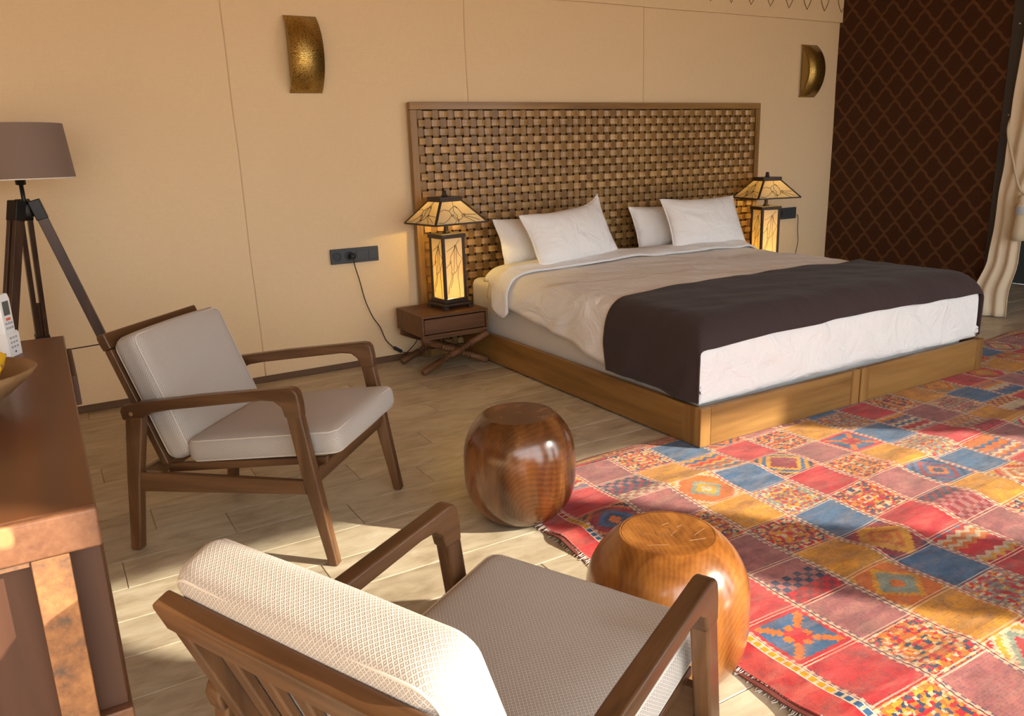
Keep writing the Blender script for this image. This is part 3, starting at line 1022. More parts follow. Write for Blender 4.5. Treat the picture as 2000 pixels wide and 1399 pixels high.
# lying slats: arch out over every second upright
for j in range(nrow):
    zc = pz1 - (j + 0.5) * pr
    hw = pr * 0.35
    pts = []
    for i in range(ncol):
        sgn = 1 if (i + j) % 2 == 1 else -1
        xc = px0 + (i + 0.5) * pc
        if sgn > 0:
            for f, a in ((-0.62, 0.1), (-0.56, 0.66), (-0.30, 0.96), (0.0, 1.08), (0.30, 0.96), (0.56, 0.66), (0.62, 0.1)):
                pts.append((xc + f * pc, YM - AMP * a))
        else:
            pts.append((xc, YM + AMP * 0.75))
    pts = [p_ for p_ in pts if px0 <= p_[0] <= px1]
    V, F = [], []
    th = 0.0042
    for (x, y_) in pts:
        V += [(x, y_, zc - hw), (x, y_, zc + hw), (x, y_ + th, zc + hw), (x, y_ + th, zc - hw)]
    for i in range(len(pts) - 1):
        for s in range(4):
            F.append((i * 4 + s, i * 4 + (s + 1) % 4, i * 4 + 4 + (s + 1) % 4, i * 4 + 4 + s))
    F += [(0, 1, 2, 3), tuple(len(V) - 4 + q for q in (3, 2, 1, 0))]
    rel(obj('lying_slat', V, F, 'weave_lit_x', hb))
for i in range(ncol):
    xc = px0 + (i + 0.5) * pc
    hw = pc * 0.36
    pts = []
    for j in range(nrow):
        zc = pz1 - (j + 0.5) * pr
        sgn = -1 if (i + j) % 2 == 1 else 1
        if sgn > 0:
            for f, a in ((0.66, -0.1), (0.45, 0.12), (0.0, 0.18), (-0.45, 0.12), (-0.66, -0.1)):
                pts.append((zc + f * pr, YM - AMP * a))
        else:
            pts.append((zc, YM + AMP * 0.35))
    pts = [p_ for p_ in pts if pz0 <= p_[0] <= pz1]
    V, F = [], []
    th = 0.0042
    for (z, y_) in pts:
        V += [(xc - hw, y_, z), (xc + hw, y_, z), (xc + hw, y_ + th, z), (xc - hw, y_ + th, z)]
    for q in range(len(pts) - 1):
        for s in range(4):
            F.append((q * 4 + s, q * 4 + (s + 1) % 4, q * 4 + 4 + (s + 1) % 4, q * 4 + 4 + s))
    F += [(0, 1, 2, 3), tuple(len(V) - 4 + q for q in (3, 2, 1, 0))]
    rel(obj('upright_slat', V, F, 'weave_shaded_z', hb))

# ------------------------------------------------------------------ nightstands on crossed turned legs
def turned(p, q, r=0.0205, n=16):
    p, q = Vector(p), Vector(q)
    L = (q - p).length
    prof_ = [(0.0, r * 0.92), (0.012, r)]
    a = L / 2
    for s in (-1, 1):
        pass
    marks = []
    for c in (-0.100, -0.082, -0.064, -0.046):
        marks.append(a + c)
    for c in (0.046, 0.064, 0.082, 0.100):
        marks.append(a + c)
    for mk in marks:
        prof_ += [(mk - 0.0065, r), (mk - 0.0050, r * 0.66), (mk + 0.0040, r * 0.66), (mk + 0.0055, r * 1.08)]
    prof_ += [(L - 0.012, r), (L, r * 0.92)]
    d = (q - p).normalized()
    s1 = d.orthogonal().normalized(); s2 = d.cross(s1)
    V, F = [], []
    for (t_, rr) in prof_:
        for i in range(n):
            an = 2 * PI * i / n
            V.append(p + d * t_ + (s1 * math.cos(an) + s2 * math.sin(an)) * rr)
    for j in range(len(prof_) - 1):
        for i in range(n):
            k2 = (i + 1) % n
            F.append((j * n + i, j * n + k2, (j + 1) * n + k2, (j + 1) * n + i))
    F.append(tuple(range(n - 1, -1, -1))); F.append(tuple((len(prof_) - 1) * n + i for i in range(n)))
    return V, F
def nightstand(label, cx_, mirror=1):
    t = thing('nightstand', label, 'nightstand', (cx_, 4.385, 0))
    w, d0, d1_, z0, z1 = 0.222, -0.195, 0.195, 0.226, 0.356
    tk = 0.014
    parts = [(boxv(-w, w, d0, d1_, z1 - tk, z1), BOXF), (boxv(-w, w, d0, d1_, z0, z0 + tk), BOXF),
             (boxv(-w, -w + tk, d0, d1_, z0 + tk, z1 - tk), BOXF), (boxv(w - tk, w, d0, d1_, z0 + tk, z1 - tk), BOXF),
             (boxv(-w + tk, w - tk, d1_ - tk, d1_, z0 + tk, z1 - tk), BOXF)]
    V, F = merge(parts)
    obj('body', V, F, 'brown_x', t, bevel=0.002)
    box('drawer', -w + tk + 0.005, w - tk - 0.005, d0 + 0.007, d0 + 0.22, z0 + tk + 0.005, z1 - tk - 0.009, 'brown_x', t, 0.002)
    # battens that carry the box
    for yy in (-0.172, 0.150):
        V, F = bar((-w + 0.01, yy + 0.012, z0 - 0.0105), (w - 0.01, yy + 0.012, z0 - 0.0105), 0.03, 0.02)
        obj('batten', V, F, 'brown_x', t, bevel=0.002)
        z_t = 0.204
        obj('leg', *turned((-0.235, yy - 0.021, 0.0195), (0.215, yy - 0.021, z_t)), 'brown_x', t, smooth=True)
        obj('leg', *turned((0.225, yy + 0.021, 0.0195), (-0.205, yy + 0.021, z_t)), 'brown_x', t, smooth=True)
    for s in (-1, 1):
        obj('stretcher', *tube([(0.0 + s * 0.0, -0.15, 0.112 + s * 0.0), (0.0, 0.13, 0.112)], 0.010, 10), 'brown_y', t, smooth=True) if s > 0 else None
    return t
nightstand('brown wooden nightstand with one drawer on crossed turned legs, clear of the bed', 2.052)
nightstand('brown wooden nightstand behind the bed next to the lattice partition', 4.760)

# ------------------------------------------------------------------ stained glass table lamps
BODY_LINES = [
    [(0.85, 0.97), (0.62, 0.88), (0.10, 0.79)], [(0.62, 0.88), (0.50, 0.80), (0.32, 0.70), (0.30, 0.62)],
    [(0.62, 0.88), (0.55, 0.80), (0.52, 0.66), (0.50, 0.55), (0.45, 0.47), (0.52, 0.43)], [(0.66, 0.86), (0.66, 0.72), (0.64, 0.58), (0.68, 0.52)],
    [(0.66, 0.86), (0.76, 0.74), (0.98, 0.66), (0.84, 0.58), (0.74, 0.51)], [(0.30, 0.60), (0.22, 0.57), (0.02, 0.52)],
    [(0.32, 0.59), (0.36, 0.50), (0.33, 0.42)], [(0.36, 0.40), (0.30, 0.31), (0.16, 0.20), (0.10, 0.08)], [(0.42, 0.40), (0.36, 0.28), (0.24, 0.18)],
    [(0.66, 0.48), (0.60, 0.44), (0.42, 0.41)], [(0.72, 0.48), (0.70, 0.42), (0.68, 0.36), (0.74, 0.24), (0.76, 0.0)]]
BODY_RINGS = [(0.30, 0.61), (0.70, 0.50), (0.38, 0.41), (0.62, 0.87)]
SHADE_LINES = [
    [(0.04, 0.10), (0.16, 0.08), (0.26, 0.22), (0.34, 0.38), (0.30, 0.55), (0.14, 0.62), (0.02, 0.56)], [(0.30, 0.56), (0.38, 0.66), (0.48, 0.72), (0.56, 0.98)],
    [(0.34, 0.38), (0.42, 0.14), (0.36, 0.02)], [(0.38, 0.40), (0.46, 0.16), (0.44, 0.02)],
    [(0.44, 0.20), (0.48, 0.34), (0.42, 0.52), (0.46, 0.70), (0.54, 0.76), (0.60, 0.66)], [(0.50, 0.74), (0.60, 0.62), (0.62, 0.40), (0.56, 0.22), (0.46, 0.16)],
    [(0.58, 0.34), (0.66, 0.38), (0.82, 0.36), (0.95, 0.34)], [(0.58, 0.30), (0.70, 0.20), (0.78, 0.02)], [(0.62, 0.32), (0.76, 0.26), (0.90, 0.10)]]
SHADE_RINGS = [(0.36, 0.36), (0.66, 0.37), (0.46, 0.16)]
def table_lamp(label, loc, rz, cord=None):
    t = thing('table_lamp', label, 'lamp', loc, rz)
    for sx in (-1, 1):
        for sy in (-1, 1):
            box('foot', sx * 0.088 - 0.017, sx * 0.088 + 0.017, sy * 0.088 - 0.017, sy * 0.088 + 0.017, 0.0, 0.019, 'bronze', t, 0.003)
    box('base', -0.104, 0.104, -0.104, 0.104, 0.0195, 0.036, 'bronze', t, 0.004)
    box('plinth', -0.084, 0.084, -0.084, 0.084, 0.0365, 0.062, 'bronze', t, 0.003)
    hb_ = 0.071
    z0, z1 = 0.0625, 0.430
    for sx in (-1, 1):
        for sy in (-1, 1):
            a, b = sx * hb_, sy * hb_
            box('post', a - 0.0085, a + 0.0085, b - 0.0085, b + 0.0085, z0, z1, 'bronze', t, 0.0015)
    box('cap', -0.086, 0.086, -0.086, 0.086, 0.4305, 0.456, 'bronze', t, 0.003)
    obj('neck', *lathe([(0.026, 0.4565), (0.020, 0.466), (0.014, 0.476), (0.014, 0.523), (0.012, 0.63)], 18), 'bronze', t, smooth=True)
    for sgx, sgy in ((1, 0), (-1, 0), (0, 1), (0, -1)):
        ux, uy = -sgy, sgx      # runs along the face
        if sgy != 0: ux = 1.0 if sgy < 0 else -1.0
        def P(a, b, out=0.0):
            along = (a - 0.5) * 2 * (hb_ - 0.0086)
            return Vector((sgx * (hb_ + out) + ux * along, sgy * (hb_ + out) + uy * along, z0 + 0.001 + b * (z1 - z0 - 0.002)))
        V = [P(a, b, o_) for o_ in (-0.0022, 0.0008) for (a, b) in ((0, 0), (1, 0), (1, 1), (0, 1))]
        F = [(0, 3, 2, 1), (4, 5, 6, 7), (0, 1, 5, 4), (1, 2, 6, 5), (2, 3, 7, 6), (3, 0, 4, 7)]
        gp = obj('glass_panel', V, F, 'amber_glass', t)
        segs = [tube([P(a, b, 0.0014) for a, b in ln_], 0.0013, 5) for ln_ in BODY_LINES]
        for (a, b) in BODY_RINGS:
            segs.append(tube([P(a + 0.055 * math.cos(q * PI / 3), b + 0.020 * math.sin(q * PI / 3), 0.0016) for q in range(6)], 0.0013, 5, True))
        obj('lead_line', *merge(segs), 'lead_came', gp)
    # shade
    sb, st, zb, zt = 0.183, 0.070, 0.522, 0.655
    for sgx, sgy in ((1, 0), (-1, 0), (0, 1), (0, -1)):
        ux, uy = -sgy, sgx
        if sgy != 0: ux = 1.0 if sgy < 0 else -1.0
        nrm = Vector((sgx * (zt - zb), sgy * (zt - zb), sb - st)).normalized()
        def Q(a, b, out=0.0):
            h = sb + (st - sb) * b
            along = (a - 0.5) * 2 * (h - 0.004)
            return Vector((sgx * h + ux * along, sgy * h + uy * along, zb + (zt - zb) * b)) + nrm * out
        V = [Q(a, b, o_) for o_ in (-0.002, 0.0008) for (a, b) in ((0, 0), (1, 0), (1, 1), (0, 1))]
        F = [(0, 3, 2, 1), (4, 5, 6, 7), (0, 1, 5, 4), (1, 2, 6, 5), (2, 3, 7, 6), (3, 0, 4, 7)]
        gp = obj('shade_panel', V, F, 'amber_glass', t)
        segs = [tube([Q(a, b, 0.0014) for a, b in ln_], 0.0015, 5) for ln_ in SHADE_LINES]
        for (a, b) in SHADE_RINGS:
            segs.append(tube([Q(a + 0.022 * math.cos(q * PI / 3), b + 0.045 * math.sin(q * PI / 3), 0.0016) for q in range(6)], 0.0013, 5, True))
        obj('lead_line', *merge(segs), 'lead_came', gp)
        a_, b_ = Q(-0.004, 0, 0.0), Q(1.004, 0, 0.0)
        obj('shade_rim', *bar(a_, b_, 0.010, 0.009, (0, 0, 1)), 'bronze', t, bevel=0.001)
    for sx in (-1, 1):
        for sy in (-1, 1):
            obj('shade_rib', *bar((sx * sb, sy * sb, zb), (sx * st, sy * st, zt), 0.015, 0.008, (-sy, sx, 0)), 'bronze', t, bevel=0.001)
    V, F = merge([(boxv(-0.078, 0.078, -0.078, 0.078, 0.664, 0.676), BOXF), (boxv(-0.078, -0.070, -0.078, 0.078, 0.648, 0.664), BOXF), (boxv(0.070, 0.078, -0.078, 0.078, 0.648, 0.664), BOXF),
                  (boxv(-0.070, 0.070, -0.078, -0.070, 0.648, 0.664), BOXF), (boxv(-0.070, 0.070, 0.070, 0.078, 0.648, 0.664), BOXF)])
    obj('shade_cap', V, F, 'bronze', t, bevel=0.001)
    obj('finial', *lathe([(0.016, 0.6765), (0.018, 0.684), (0.013, 0.690), (0.013, 0.708), (0.009, 0.713)], 14), 'bronze', t, smooth=True)
    for nm, z, e in (('body_bulb', 0.112, 9.0), ('shade_bulb', 0.618, 4.2)):
        ld = bpy.data.lights.new(nm, 'POINT'); lo = bpy.data.objects.new(nm, ld); C.objects.link(lo)
        ld.energy = e; ld.color = (1.0, 0.68, 0.19); ld.shadow_soft_size = 0.02
        lo.parent = t; lo.location = (0.03 if z > 0.5 else 0.0, 0.0, z)
    if cord:
        loc_ = Vector(loc)
        inv = Matrix.Rotation(-rz, 3, 'Z')
        L_ = lambda pts: [inv @ (Vector(p) - loc_) for p in pts]
        pts, sw = cord
        obj('cord', *tube(L_(pts), 0.0032, 6), 'cord_black', t, smooth=True)
        if sw:
            obj('cord_switch', *bar(*L_(sw), 0.018, 0.022), 'black_plastic', t, bevel=0.004)
    return t
def smooth_path(ps, n=6):
    out = []
    ps = [Vector(p) for p in ps]
    for i in range(len(ps) - 1):
        a = ps[max(i - 1, 0)]; b = ps[i]; c_ = ps[i + 1]; d = ps[min(i + 2, len(ps) - 1)]
        for j in range(n):
            t_ = j / n
            out.append(0.5 * ((2 * b) + (c_ - a) * t_ + (2 * a - 5 * b + 4 * c_ - d) * t_ ** 2 + (3 * b - a - 3 * c_ + d) * t_ ** 3))
    out.append(ps[-1])
    return out
c1 = smooth_path([(1.588, 4.600, 0.690), (1.596, 4.612, 0.640), (1.625, 4.628, 0.540), (1.650, 4.630, 0.420), (1.690, 4.628, 0.310), (1.735, 4.628, 0.235), (1.765, 4.625, 0.150), (1.815, 4.620, 0.092), (1.858, 4.615, 0.062), (1.890, 4.605, 0.052), (1.925, 4.600, 0.078), (1.965, 4.600, 0.120), (2.01, 4.586, 0.22)])
table_lamp('lit stained-glass table lamp whose cord runs down the wall from the socket panel', (2.115, 4.388, 0.3565), R_(6), (c1, ((1.812, 4.620, 0.094), (1.862, 4.615, 0.060))))
c2 = smooth_path([(5.5515, 4.634, 0.690), (5.570, 4.634, 0.660), (5.572, 4.634, 0.560), (5.585, 4.634, 0.46), (5.560, 4.634, 0.33), (5.545, 4.633, 0.15), (5.52, 4.632, 0.06), (5.46, 4.628, 0.0045), (5.30, 4.610, 0.0036), (5.10, 4.60, 0.0036)])
tag(obj('power_cord', *tube(c2, 0.0032, 6), 'cord_black', smooth=True), 'thin dark cord hanging from the socket panel next to the lattice partition', 'cord')
table_lamp('lit stained-glass table lamp beyond the bed near the lattice partition', (4.862, 4.358, 0.3565), R_(-16))

# ------------------------------------------------------------------ wall sockets
def sockets(label, x0, x1, z0, z1, plug_x):
    t = thing('socket_panel', label, 'socket', ((x0 + x1) / 2, WALL_Y, (z0 + z1) / 2))
    w = (x1 - x0) / 2; h = (z1 - z0) / 2
    box('plate', -w, w, -0.012, 0.004, -h, h, 'socket_grey', t, 0.003)
    n = 4
    for i in range(n):
        cx_ = -w + (i + 0.5) * 2 * w / n
        r = min(w / n, h) * 0.74
        if i < 2:
            V, F = lathe([(r, 0.0), (r, 0.0025), (r * 0.86, 0.0025), (r * 0.80, 0.0005)], 24)
            V = [(cx_ + v[0], -0.0122 - v[2], v[1]) for v in V]
            obj('socket_insert', V, F, 'socket_grey_dark', t)
        else:
            box('rocker', cx_ - r, cx_ + r, -0.0155, -0.0121, -r, r, 'socket_grey', t, 0.0015)
    if plug_x is not None:
        V, F = lathe([(0.021, 0.0), (0.021, 0.022), (0.014, 0.036), (0.008, 0.040)], 18)
        V = [(plug_x - (x0 + x1) / 2 + v[0], -0.0150 - v[2] * 0.9, v[1] - 0.002) for v in V]
        obj('plug', V, F, 'black_plastic', t, smooth=True)
    return t
sockets('dark grey wall socket panel beside the headboard, with a black plug in it', 1.460, 1.764, 0.656, 0.746, 1.588)
sockets('dark grey wall socket panel half hidden behind the far table lamp', 5.245, 5.548, 0.658, 0.752, None)

# ------------------------------------------------------------------ brass wall sconces
def sconce(label, xc):
    W, z0, z1, D = 0.186, 1.642, 2.050, 0.098
    t = thing('wall_sconce', label, 'wall light', (xc, WALL_Y - 0.001, z0), 0)
    Hh = z1 - z0
    Rr = (Hh * Hh / 4 + D * D) / (2 * D)
    a0 = math.asin(Hh / 2 / Rr)
    prof_ = []
    n = 28
    for i in range(n + 1):
        a = -a0 + 2 * a0 * i / n
        prof_.append((-(Rr * math.cos(a) - (Rr - D)), Hh / 2 + Rr * math.sin(a)))
    V, F = [], []
    for x in (-W / 2, W / 2):
        for (y_, z) in prof_: V.append((x, y_, z))
    m = n + 1
    F = [(i, i + 1, m + i + 1, m + i) for i in range(n)]
    o = obj('front_plate', V, F, 'brass', t, smooth=True)
    md = o.modifiers.new('thick', 'SOLIDIFY'); md.thickness = 0.003; md.offset = -1
    for s in (-1, 1):
        xs = s * (W / 2 - 0.008)
        V, F = prism([(y_ + 0.003, z) for y_, z in prof_[1:-1]], 0, xs - 0.0015, xs + 0.0015)
        obj('side_plate', V, F, 'brass_side', t)
        row_ = []
        for i in range(3, n - 2):
            y_, z = prof_[i]
            if y_ > -0.02: continue
            row_.append((boxv(xs + s * 0.0016 - 0.0006, xs + s * 0.0016 + 0.0006, y_ + 0.012, y_ + 0.024, z - 0.003, z + 0.003), BOXF))
        obj('punched_row', *merge(row_), 'lead_came', t)
    box('wall_plate', -0.06, 0.06, -0.004, 0.0, 0.06, Hh - 0.06, 'brass_side', t)
    return t
sconce('curved hammered brass wall light on the bare cloth, above the socket with the plug', 1.407)
sconce('curved brass wall light next to the lattice partition', 5.605)

# ------------------------------------------------------------------ armchairs
def cushion(name, half, r, crown, mat, parent, M, cuts=15, dent=None):
    bm = bmesh.new()
    bmesh.ops.create_cube(bm, size=2.0)
    bmesh.ops.subdivide_edges(bm, edges=bm.edges[:], cuts=cuts, use_grid_fill=True)
    a, b, c_ = half
    for v in bm.verts:
        q = [math.sin(t_ * PI / 2 * 0.86) / math.sin(PI / 2 * 0.86) for t_ in v.co]
        P = Vector((q[0] * a, q[1] * b, q[2] * c_))
        I = Vector((max(-(a - r), min(a - r, P.x)), max(-(b - r), min(b - r, P.y)), max(-(c_ - r), min(c_ - r, P.z))))
        d = P - I
        if d.length > 1e-6: P = I + d.normalized() * r
        bl = (1 - q[0] ** 2) * (1 - q[1] ** 2)
        P.z += (1 if q[2] > 0 else -1) * crown * bl * abs(q[2])
        P.x += 0.006 * (1 - q[1] ** 2) * q[0]
        if dent: P = dent(P, q)
        v.co = P
    bm.normal_update()
    uvl = bm.loops.layers.uv.new('UVMap')
    for f in bm.faces:
        f.smooth = True
        n_ = f.normal
        ax = max(range(3), key=lambda i_: abs(n_[i_]))
        for lp in f.loops:
            p_ = lp.vert.co
            lp[uvl].uv = ((p_.y, p_.z) if ax == 0 else (p_.x, p_.z) if ax == 1 else (p_.x, p_.y))
    me = bpy.data.meshes.new(name); bm.to_mesh(me); bm.free()
    me.materials.append(MAT[mat])
    o = bpy.data.objects.new(name, me); C.objects.link(o); o.parent = parent
    o.matrix_local = M
    # piping on the two long seams
    segs = []
    rc = r * 0.9
    for s in (-1, 1):
        zz = s * (c_ - r * 0.30); ee = r * 0.28
        ring = []
        A_, B_ = a - ee, b - ee
        for (sx, sy, st_) in ((1, 1, 0), (-1, 1, 90), (-1, -1, 180), (1, -1, 270)):
            for kk in range(6):
                an = math.radians(st_ + kk * 18)
                ring.append(((A_ - rc) * sx + rc * math.cos(an), (B_ - rc) * sy + rc * math.sin(an), zz))
        ring2 = []
        for i_ in range(len(ring)):
            p0, p1 = Vector(ring[i_]), Vector(ring[(i_ + 1) % len(ring)])
            m_ = max(1, int((p1 - p0).length / 0.05))
            for kk in range(m_): ring2.append(p0.lerp(p1, kk / m_))
        segs.append(tube(ring2, 0.0032, 6, True))
    for i_, sg in enumerate(segs):
        obj('piping', sg[0], sg[1], 'piping_cream', o, smooth=True)
    return o
def armchair(label, loc, yaw, scale=1.0, lift=0.0):
    t = thing('armchair', label, 'armchair', (loc[0], loc[1], 0), yaw, 'lounge armchairs')
    t.scale = (scale, scale, scale)
    WD = 0.60
    def pr(nm, poly, w0, w1, m, bv=0.006):
        V, F = prism(poly, 1, w0, w1)
        return obj(nm, V, F, m, t, bevel=bv, seg=3)
    for s, w in ((0, 0.0), (1, WD)):
        hw = 0.018
        pr('rear_leg', [(-0.026, 0.0), (0.012, 0.0), (0.052, 0.26), (0.100, 0.492), (0.036, 0.488), (0.004, 0.26)], w - hw, w + hw, 'walnut_z')
        arm = [(0.026, 0.4695), (0.100, 0.4795), (0.135, 0.499), (0.200, 0.511), (0.530, 0.553), (0.572, 0.552), (0.596, 0.534), (0.605, 0.500), (0.659, 0.500), (0.658, 0.545), (0.652, 0.582), (0.640, 0.594), (0.622, 0.597), (0.30, 0.561), (0.10, 0.533), (0.028, 0.519), (0.020, 0.500)]
        pr('armrest', arm, w - 0.0195, w + 0.0195, 'walnut_x', 0.006)
        pr('front_leg', [(0.606, 0.520), (0.656, 0.520), (0.734, 0.0), (0.702, 0.0), (0.640, 0.30)], w - hw, w + hw, 'walnut_z')
        pr('side_rail', [(0.030, 0.218), (0.648, 0.242), (0.641, 0.289), (0.036, 0.288)], w - 0.011, w + 0.011, 'walnut_x', 0.004)
        V, F = lathe([(0.007, 0), (0.007, 0.002), (0.004, 0.003)], 10)
        sg = -1 if s == 0 else 1
        V = [(0.062 + v[0], w + sg * (0.0192 + v[2]), 0.494 + v[1]) for v in V]
        obj('dowel', V, F, 'bowl_wood', t)
    # cross rails
    pr('front_rail', [(0.640, 0.250), (0.668, 0.262), (0.690, 0.330), (0.666, 0.330)], 0.0185, WD - 0.0185, 'walnut_y', 0.004)
    pr('rear_rail', [(0.018, 0.225), (0.040, 0.225), (0.052, 0.285), (0.030, 0.285)], 0.0185, WD - 0.0185, 'walnut_y', 0.004)
    # seat frame
    for w in (0.055, WD - 0.055):
        pr('seat_bar', [(0.120, 0.268), (0.130, 0.300), (0.700, 0.352), (0.700, 0.331)], w - 0.010, w + 0.010, 'walnut_x', 0.003)
    # back: stiles, slats, rails follow the slope
    b0 = Vector((0.128, 0.0, 0.300)); bd = Vector((-0.360, 0, 0.933)); bn = Vector((0.933, 0, 0.360))
    LB = 0.478
    def bk(nm, w0, w1, l0, l1, t0, t1, m, bv=0.004):
        V = []
        for ll in (l0, l1):
            for tt in (t0, t1):
                for w in (w0, w1):
                    P = b0 + bd * ll + bn * tt; V.append((P.x, w, P.z))
        F = [(0, 1, 3, 2), (4, 6, 7, 5), (0, 4, 5, 1), (2, 3, 7, 6), (0, 2, 6, 4), (1, 5, 7, 3)]
        return obj(nm, V, F, m, t, bevel=bv)
    bk('back_stile', 0.044, 0.078, 0.0, LB - 0.056, -0.030, -0.004, 'walnut_z')
    bk('back_stile', WD - 0.078, WD - 0.044, 0.0, LB - 0.056, -0.030, -0.004, 'walnut_z')
    bk('top_rail', 0.044, WD - 0.044, LB - 0.0555, LB, -0.036, -0.002, 'walnut_y', 0.006)
    bk('bottom_rail', 0.0785, WD - 0.0785, 0.0, 0.045, -0.026, -0.006, 'walnut_y')
    for i in range(5):
        w = 0.078 + (WD - 0.156) * (i + 1) / 6
        bk('back_slat', w - 0.016, w + 0.016, 0.0455, LB - 0.056, -0.024, -0.009, 'walnut_z')
    # seat cushion
    tl = math.atan2(0.060, 0.55)
    M = Matrix.Translation((0.474, WD / 2, 0.3745)) @ Matrix.Rotation(-tl, 4, 'Y')
    cushion('seat_cushion', (0.276, 0.262, 0.044), 0.032, 0.010, 'seat_cloth', t, M)
    # back cushion: local x runs up the back, z points to the front
    mid = b0 + bd * (0.222 + lift) + bn * 0.0490
    Mb = Matrix(((bd.x, 0, bn.x, mid.x), (0, 1, 0, WD / 2), (bd.z, 0, bn.z, mid.z), (0, 0, 0, 1)))
    # keep it right-handed
    Mb = Matrix(((bd.x, 0, bn.x, mid.x), (0, -1, 0, WD / 2), (bd.z, 0, bn.z, mid.z), (0, 0, 0, 1)))
    cushion('back_cushion', (0.222, 0.255, 0.0505), 0.034, 0.006, 'seat_cloth', t, Mb)
    return t
armchair('walnut armchair with pale grey cushions standing in front of the tripod lamp', (0.118, 2.783), R_(-42.53))
armchair('walnut armchair beside the amber stool, its back cushion pushed up above the rail', (0.331, 0.629), R_(24.7), 0.947, 0.062)

# ------------------------------------------------------------------ barrel stools
def stool(label, loc, R1, h, top, mat, n=3.0):
    prof_ = [(0.0, 0.0)]
    K = 36
    prof_ = []
    for i in range(K + 1):
        tt = -1 + 2 * i / K
        prof_.append((R1 * (1 - (1 - top) * abs(tt) ** n), h * (tt + 1) / 2))
    prof_[0] = (prof_[0][0] * 0.985, 0.0)
    rt = prof_[-1][0]
    prof_ += [(rt - 0.002, h + 0.0006), (rt - 0.004, h + 0.0002)]
    t = thing('barrel_stool', label, 'stool', (loc[0], loc[1], loc[2]), loc[3], 'turned log stools')
    V, F = lathe(prof_, 72, cap=False)
    F.append(tuple(range(71, -1, -1)))
    obj('body', V, F, mat, t, smooth=True)
    V, F = lathe([(rt - 0.0042, h - 0.010), (rt - 0.0042, h - 0.0006), (rt - 0.0060, h + 0.0002)], 64)
    o = obj('top_face', V, F, mat, t)
    if mat == 'stool_amber':
        rs2 = random.Random(3)
        sc = []
        for i in range(11):
            a = rs2.uniform(0, 6.28); r_ = rs2.uniform(0.01, 0.085); an = rs2.uniform(0, 3.14); L = rs2.uniform(0.006, 0.026)
            x, y_ = r_ * math.cos(a), r_ * math.sin(a)
            sc.append(tube([(x - L * math.cos(an), y_ - L * math.sin(an), h + 0.0002), (x, y_ + 0.001, h + 0.0003), (x + L * math.cos(an), y_ + L * math.sin(an), h + 0.0002)], 0.0006, 4))
        obj('scratch', *merge(sc), 'bowl_wood', o)
    return t
stool('dark reddish brown barrel stool standing half on the rug edge', (1.332, 2.263, 0.0125, 0.3), 0.199, 0.376, 0.635, 'stool_dark')
stool('amber brown barrel stool with a flat scratched top next to the armchair', (1.172, 1.305, 0.0005, 1.2), 0.198, 0.380, 0.58, 'stool_amber')

# ------------------------------------------------------------------ sideboard with rusty steel legs
cb = thing('sideboard', 'reddish brown wooden sideboard with a thick worn top and rusty steel legs', 'sideboard', (-0.27, 1.98, 0))
def cbx(nm, a, b, c, d, e, f, m, bv=0.003):
    return rel(box(nm, a, b, c, d, e, f, m, cb, bv))
DZ, DY0, DY1, DX0, DX1 = 0.78, 1.254, 2.712, -0.545, 0.004
npl = 3
wpl = (DX1 - DX0) / npl
for i in range(npl):
    cbx('top_board', DX0 + i * wpl + 0.0004, DX0 + (i + 1) * wpl - 0.0004, DY0 + 0.018, DY1, DZ - 0.062, DZ, 'desk_y', 0.004)
cbx('top_edge', DX0, DX1, DY0, DY0 + 0.0175, DZ - 0.063, DZ, 'desk_edge', 0.005)
for i, (a, b) in enumerate(((DX0 + 0.01, -0.36), (-0.359, -0.18), (-0.179, DX1 - 0.002))):
    cbx('front_panel', a, b - 0.0012, DY0 + 0.046, DY0 + 0.066, 0.412, DZ - 0.0635, 'desk_z', 0.002)
cbx('side_panel', DX1 - 0.022, DX1 - 0.002, DY0 + 0.067, DY1 - 0.03, 0.412, DZ - 0.0635, 'desk_y', 0.002)
cbx('side_panel', DX0 + 0.01, DX0 + 0.03, DY0 + 0.067, DY1 - 0.03, 0.412, DZ - 0.0635, 'desk_y', 0.002)
cbx('back_panel', DX0 + 0.01, DX1 - 0.002, DY1 - 0.029, DY1 - 0.012, 0.412, DZ - 0.0635, 'desk_z', 0.002)
cbx('bottom_board', DX0 + 0.004, DX1 + 0.002, DY0 + 0.030, DY1 - 0.006, 0.388, 0.4115, 'desk_edge', 0.003)
cbx('side_batten', DX1 - 0.0015, DX1 + 0.012, 2.20, 2.56, 0.690, DZ - 0.012, 'desk_z', 0.003)
for xa in (-0.092, -0.500):
    for ya in (DY0 + 0.003, DY1 + 0.001):
        cbx('steel_leg', xa, xa + 0.050, ya, ya + 0.026 if ya < 2 else ya + 0.012, 0.0, DZ - 0.0632, 'rust', 0.002)
for ya in (DY0 + 0.003,):
    cbx('steel_bar', -0.449, -0.0925, ya + 0.004, ya + 0.022, DZ - 0.072, DZ - 0.0636, 'rust', 0.001)
    cbx('steel_bar', -0.449, -0.0925, ya + 0.004, ya + 0.022, 0.06, 0.09, 'rust', 0.001)

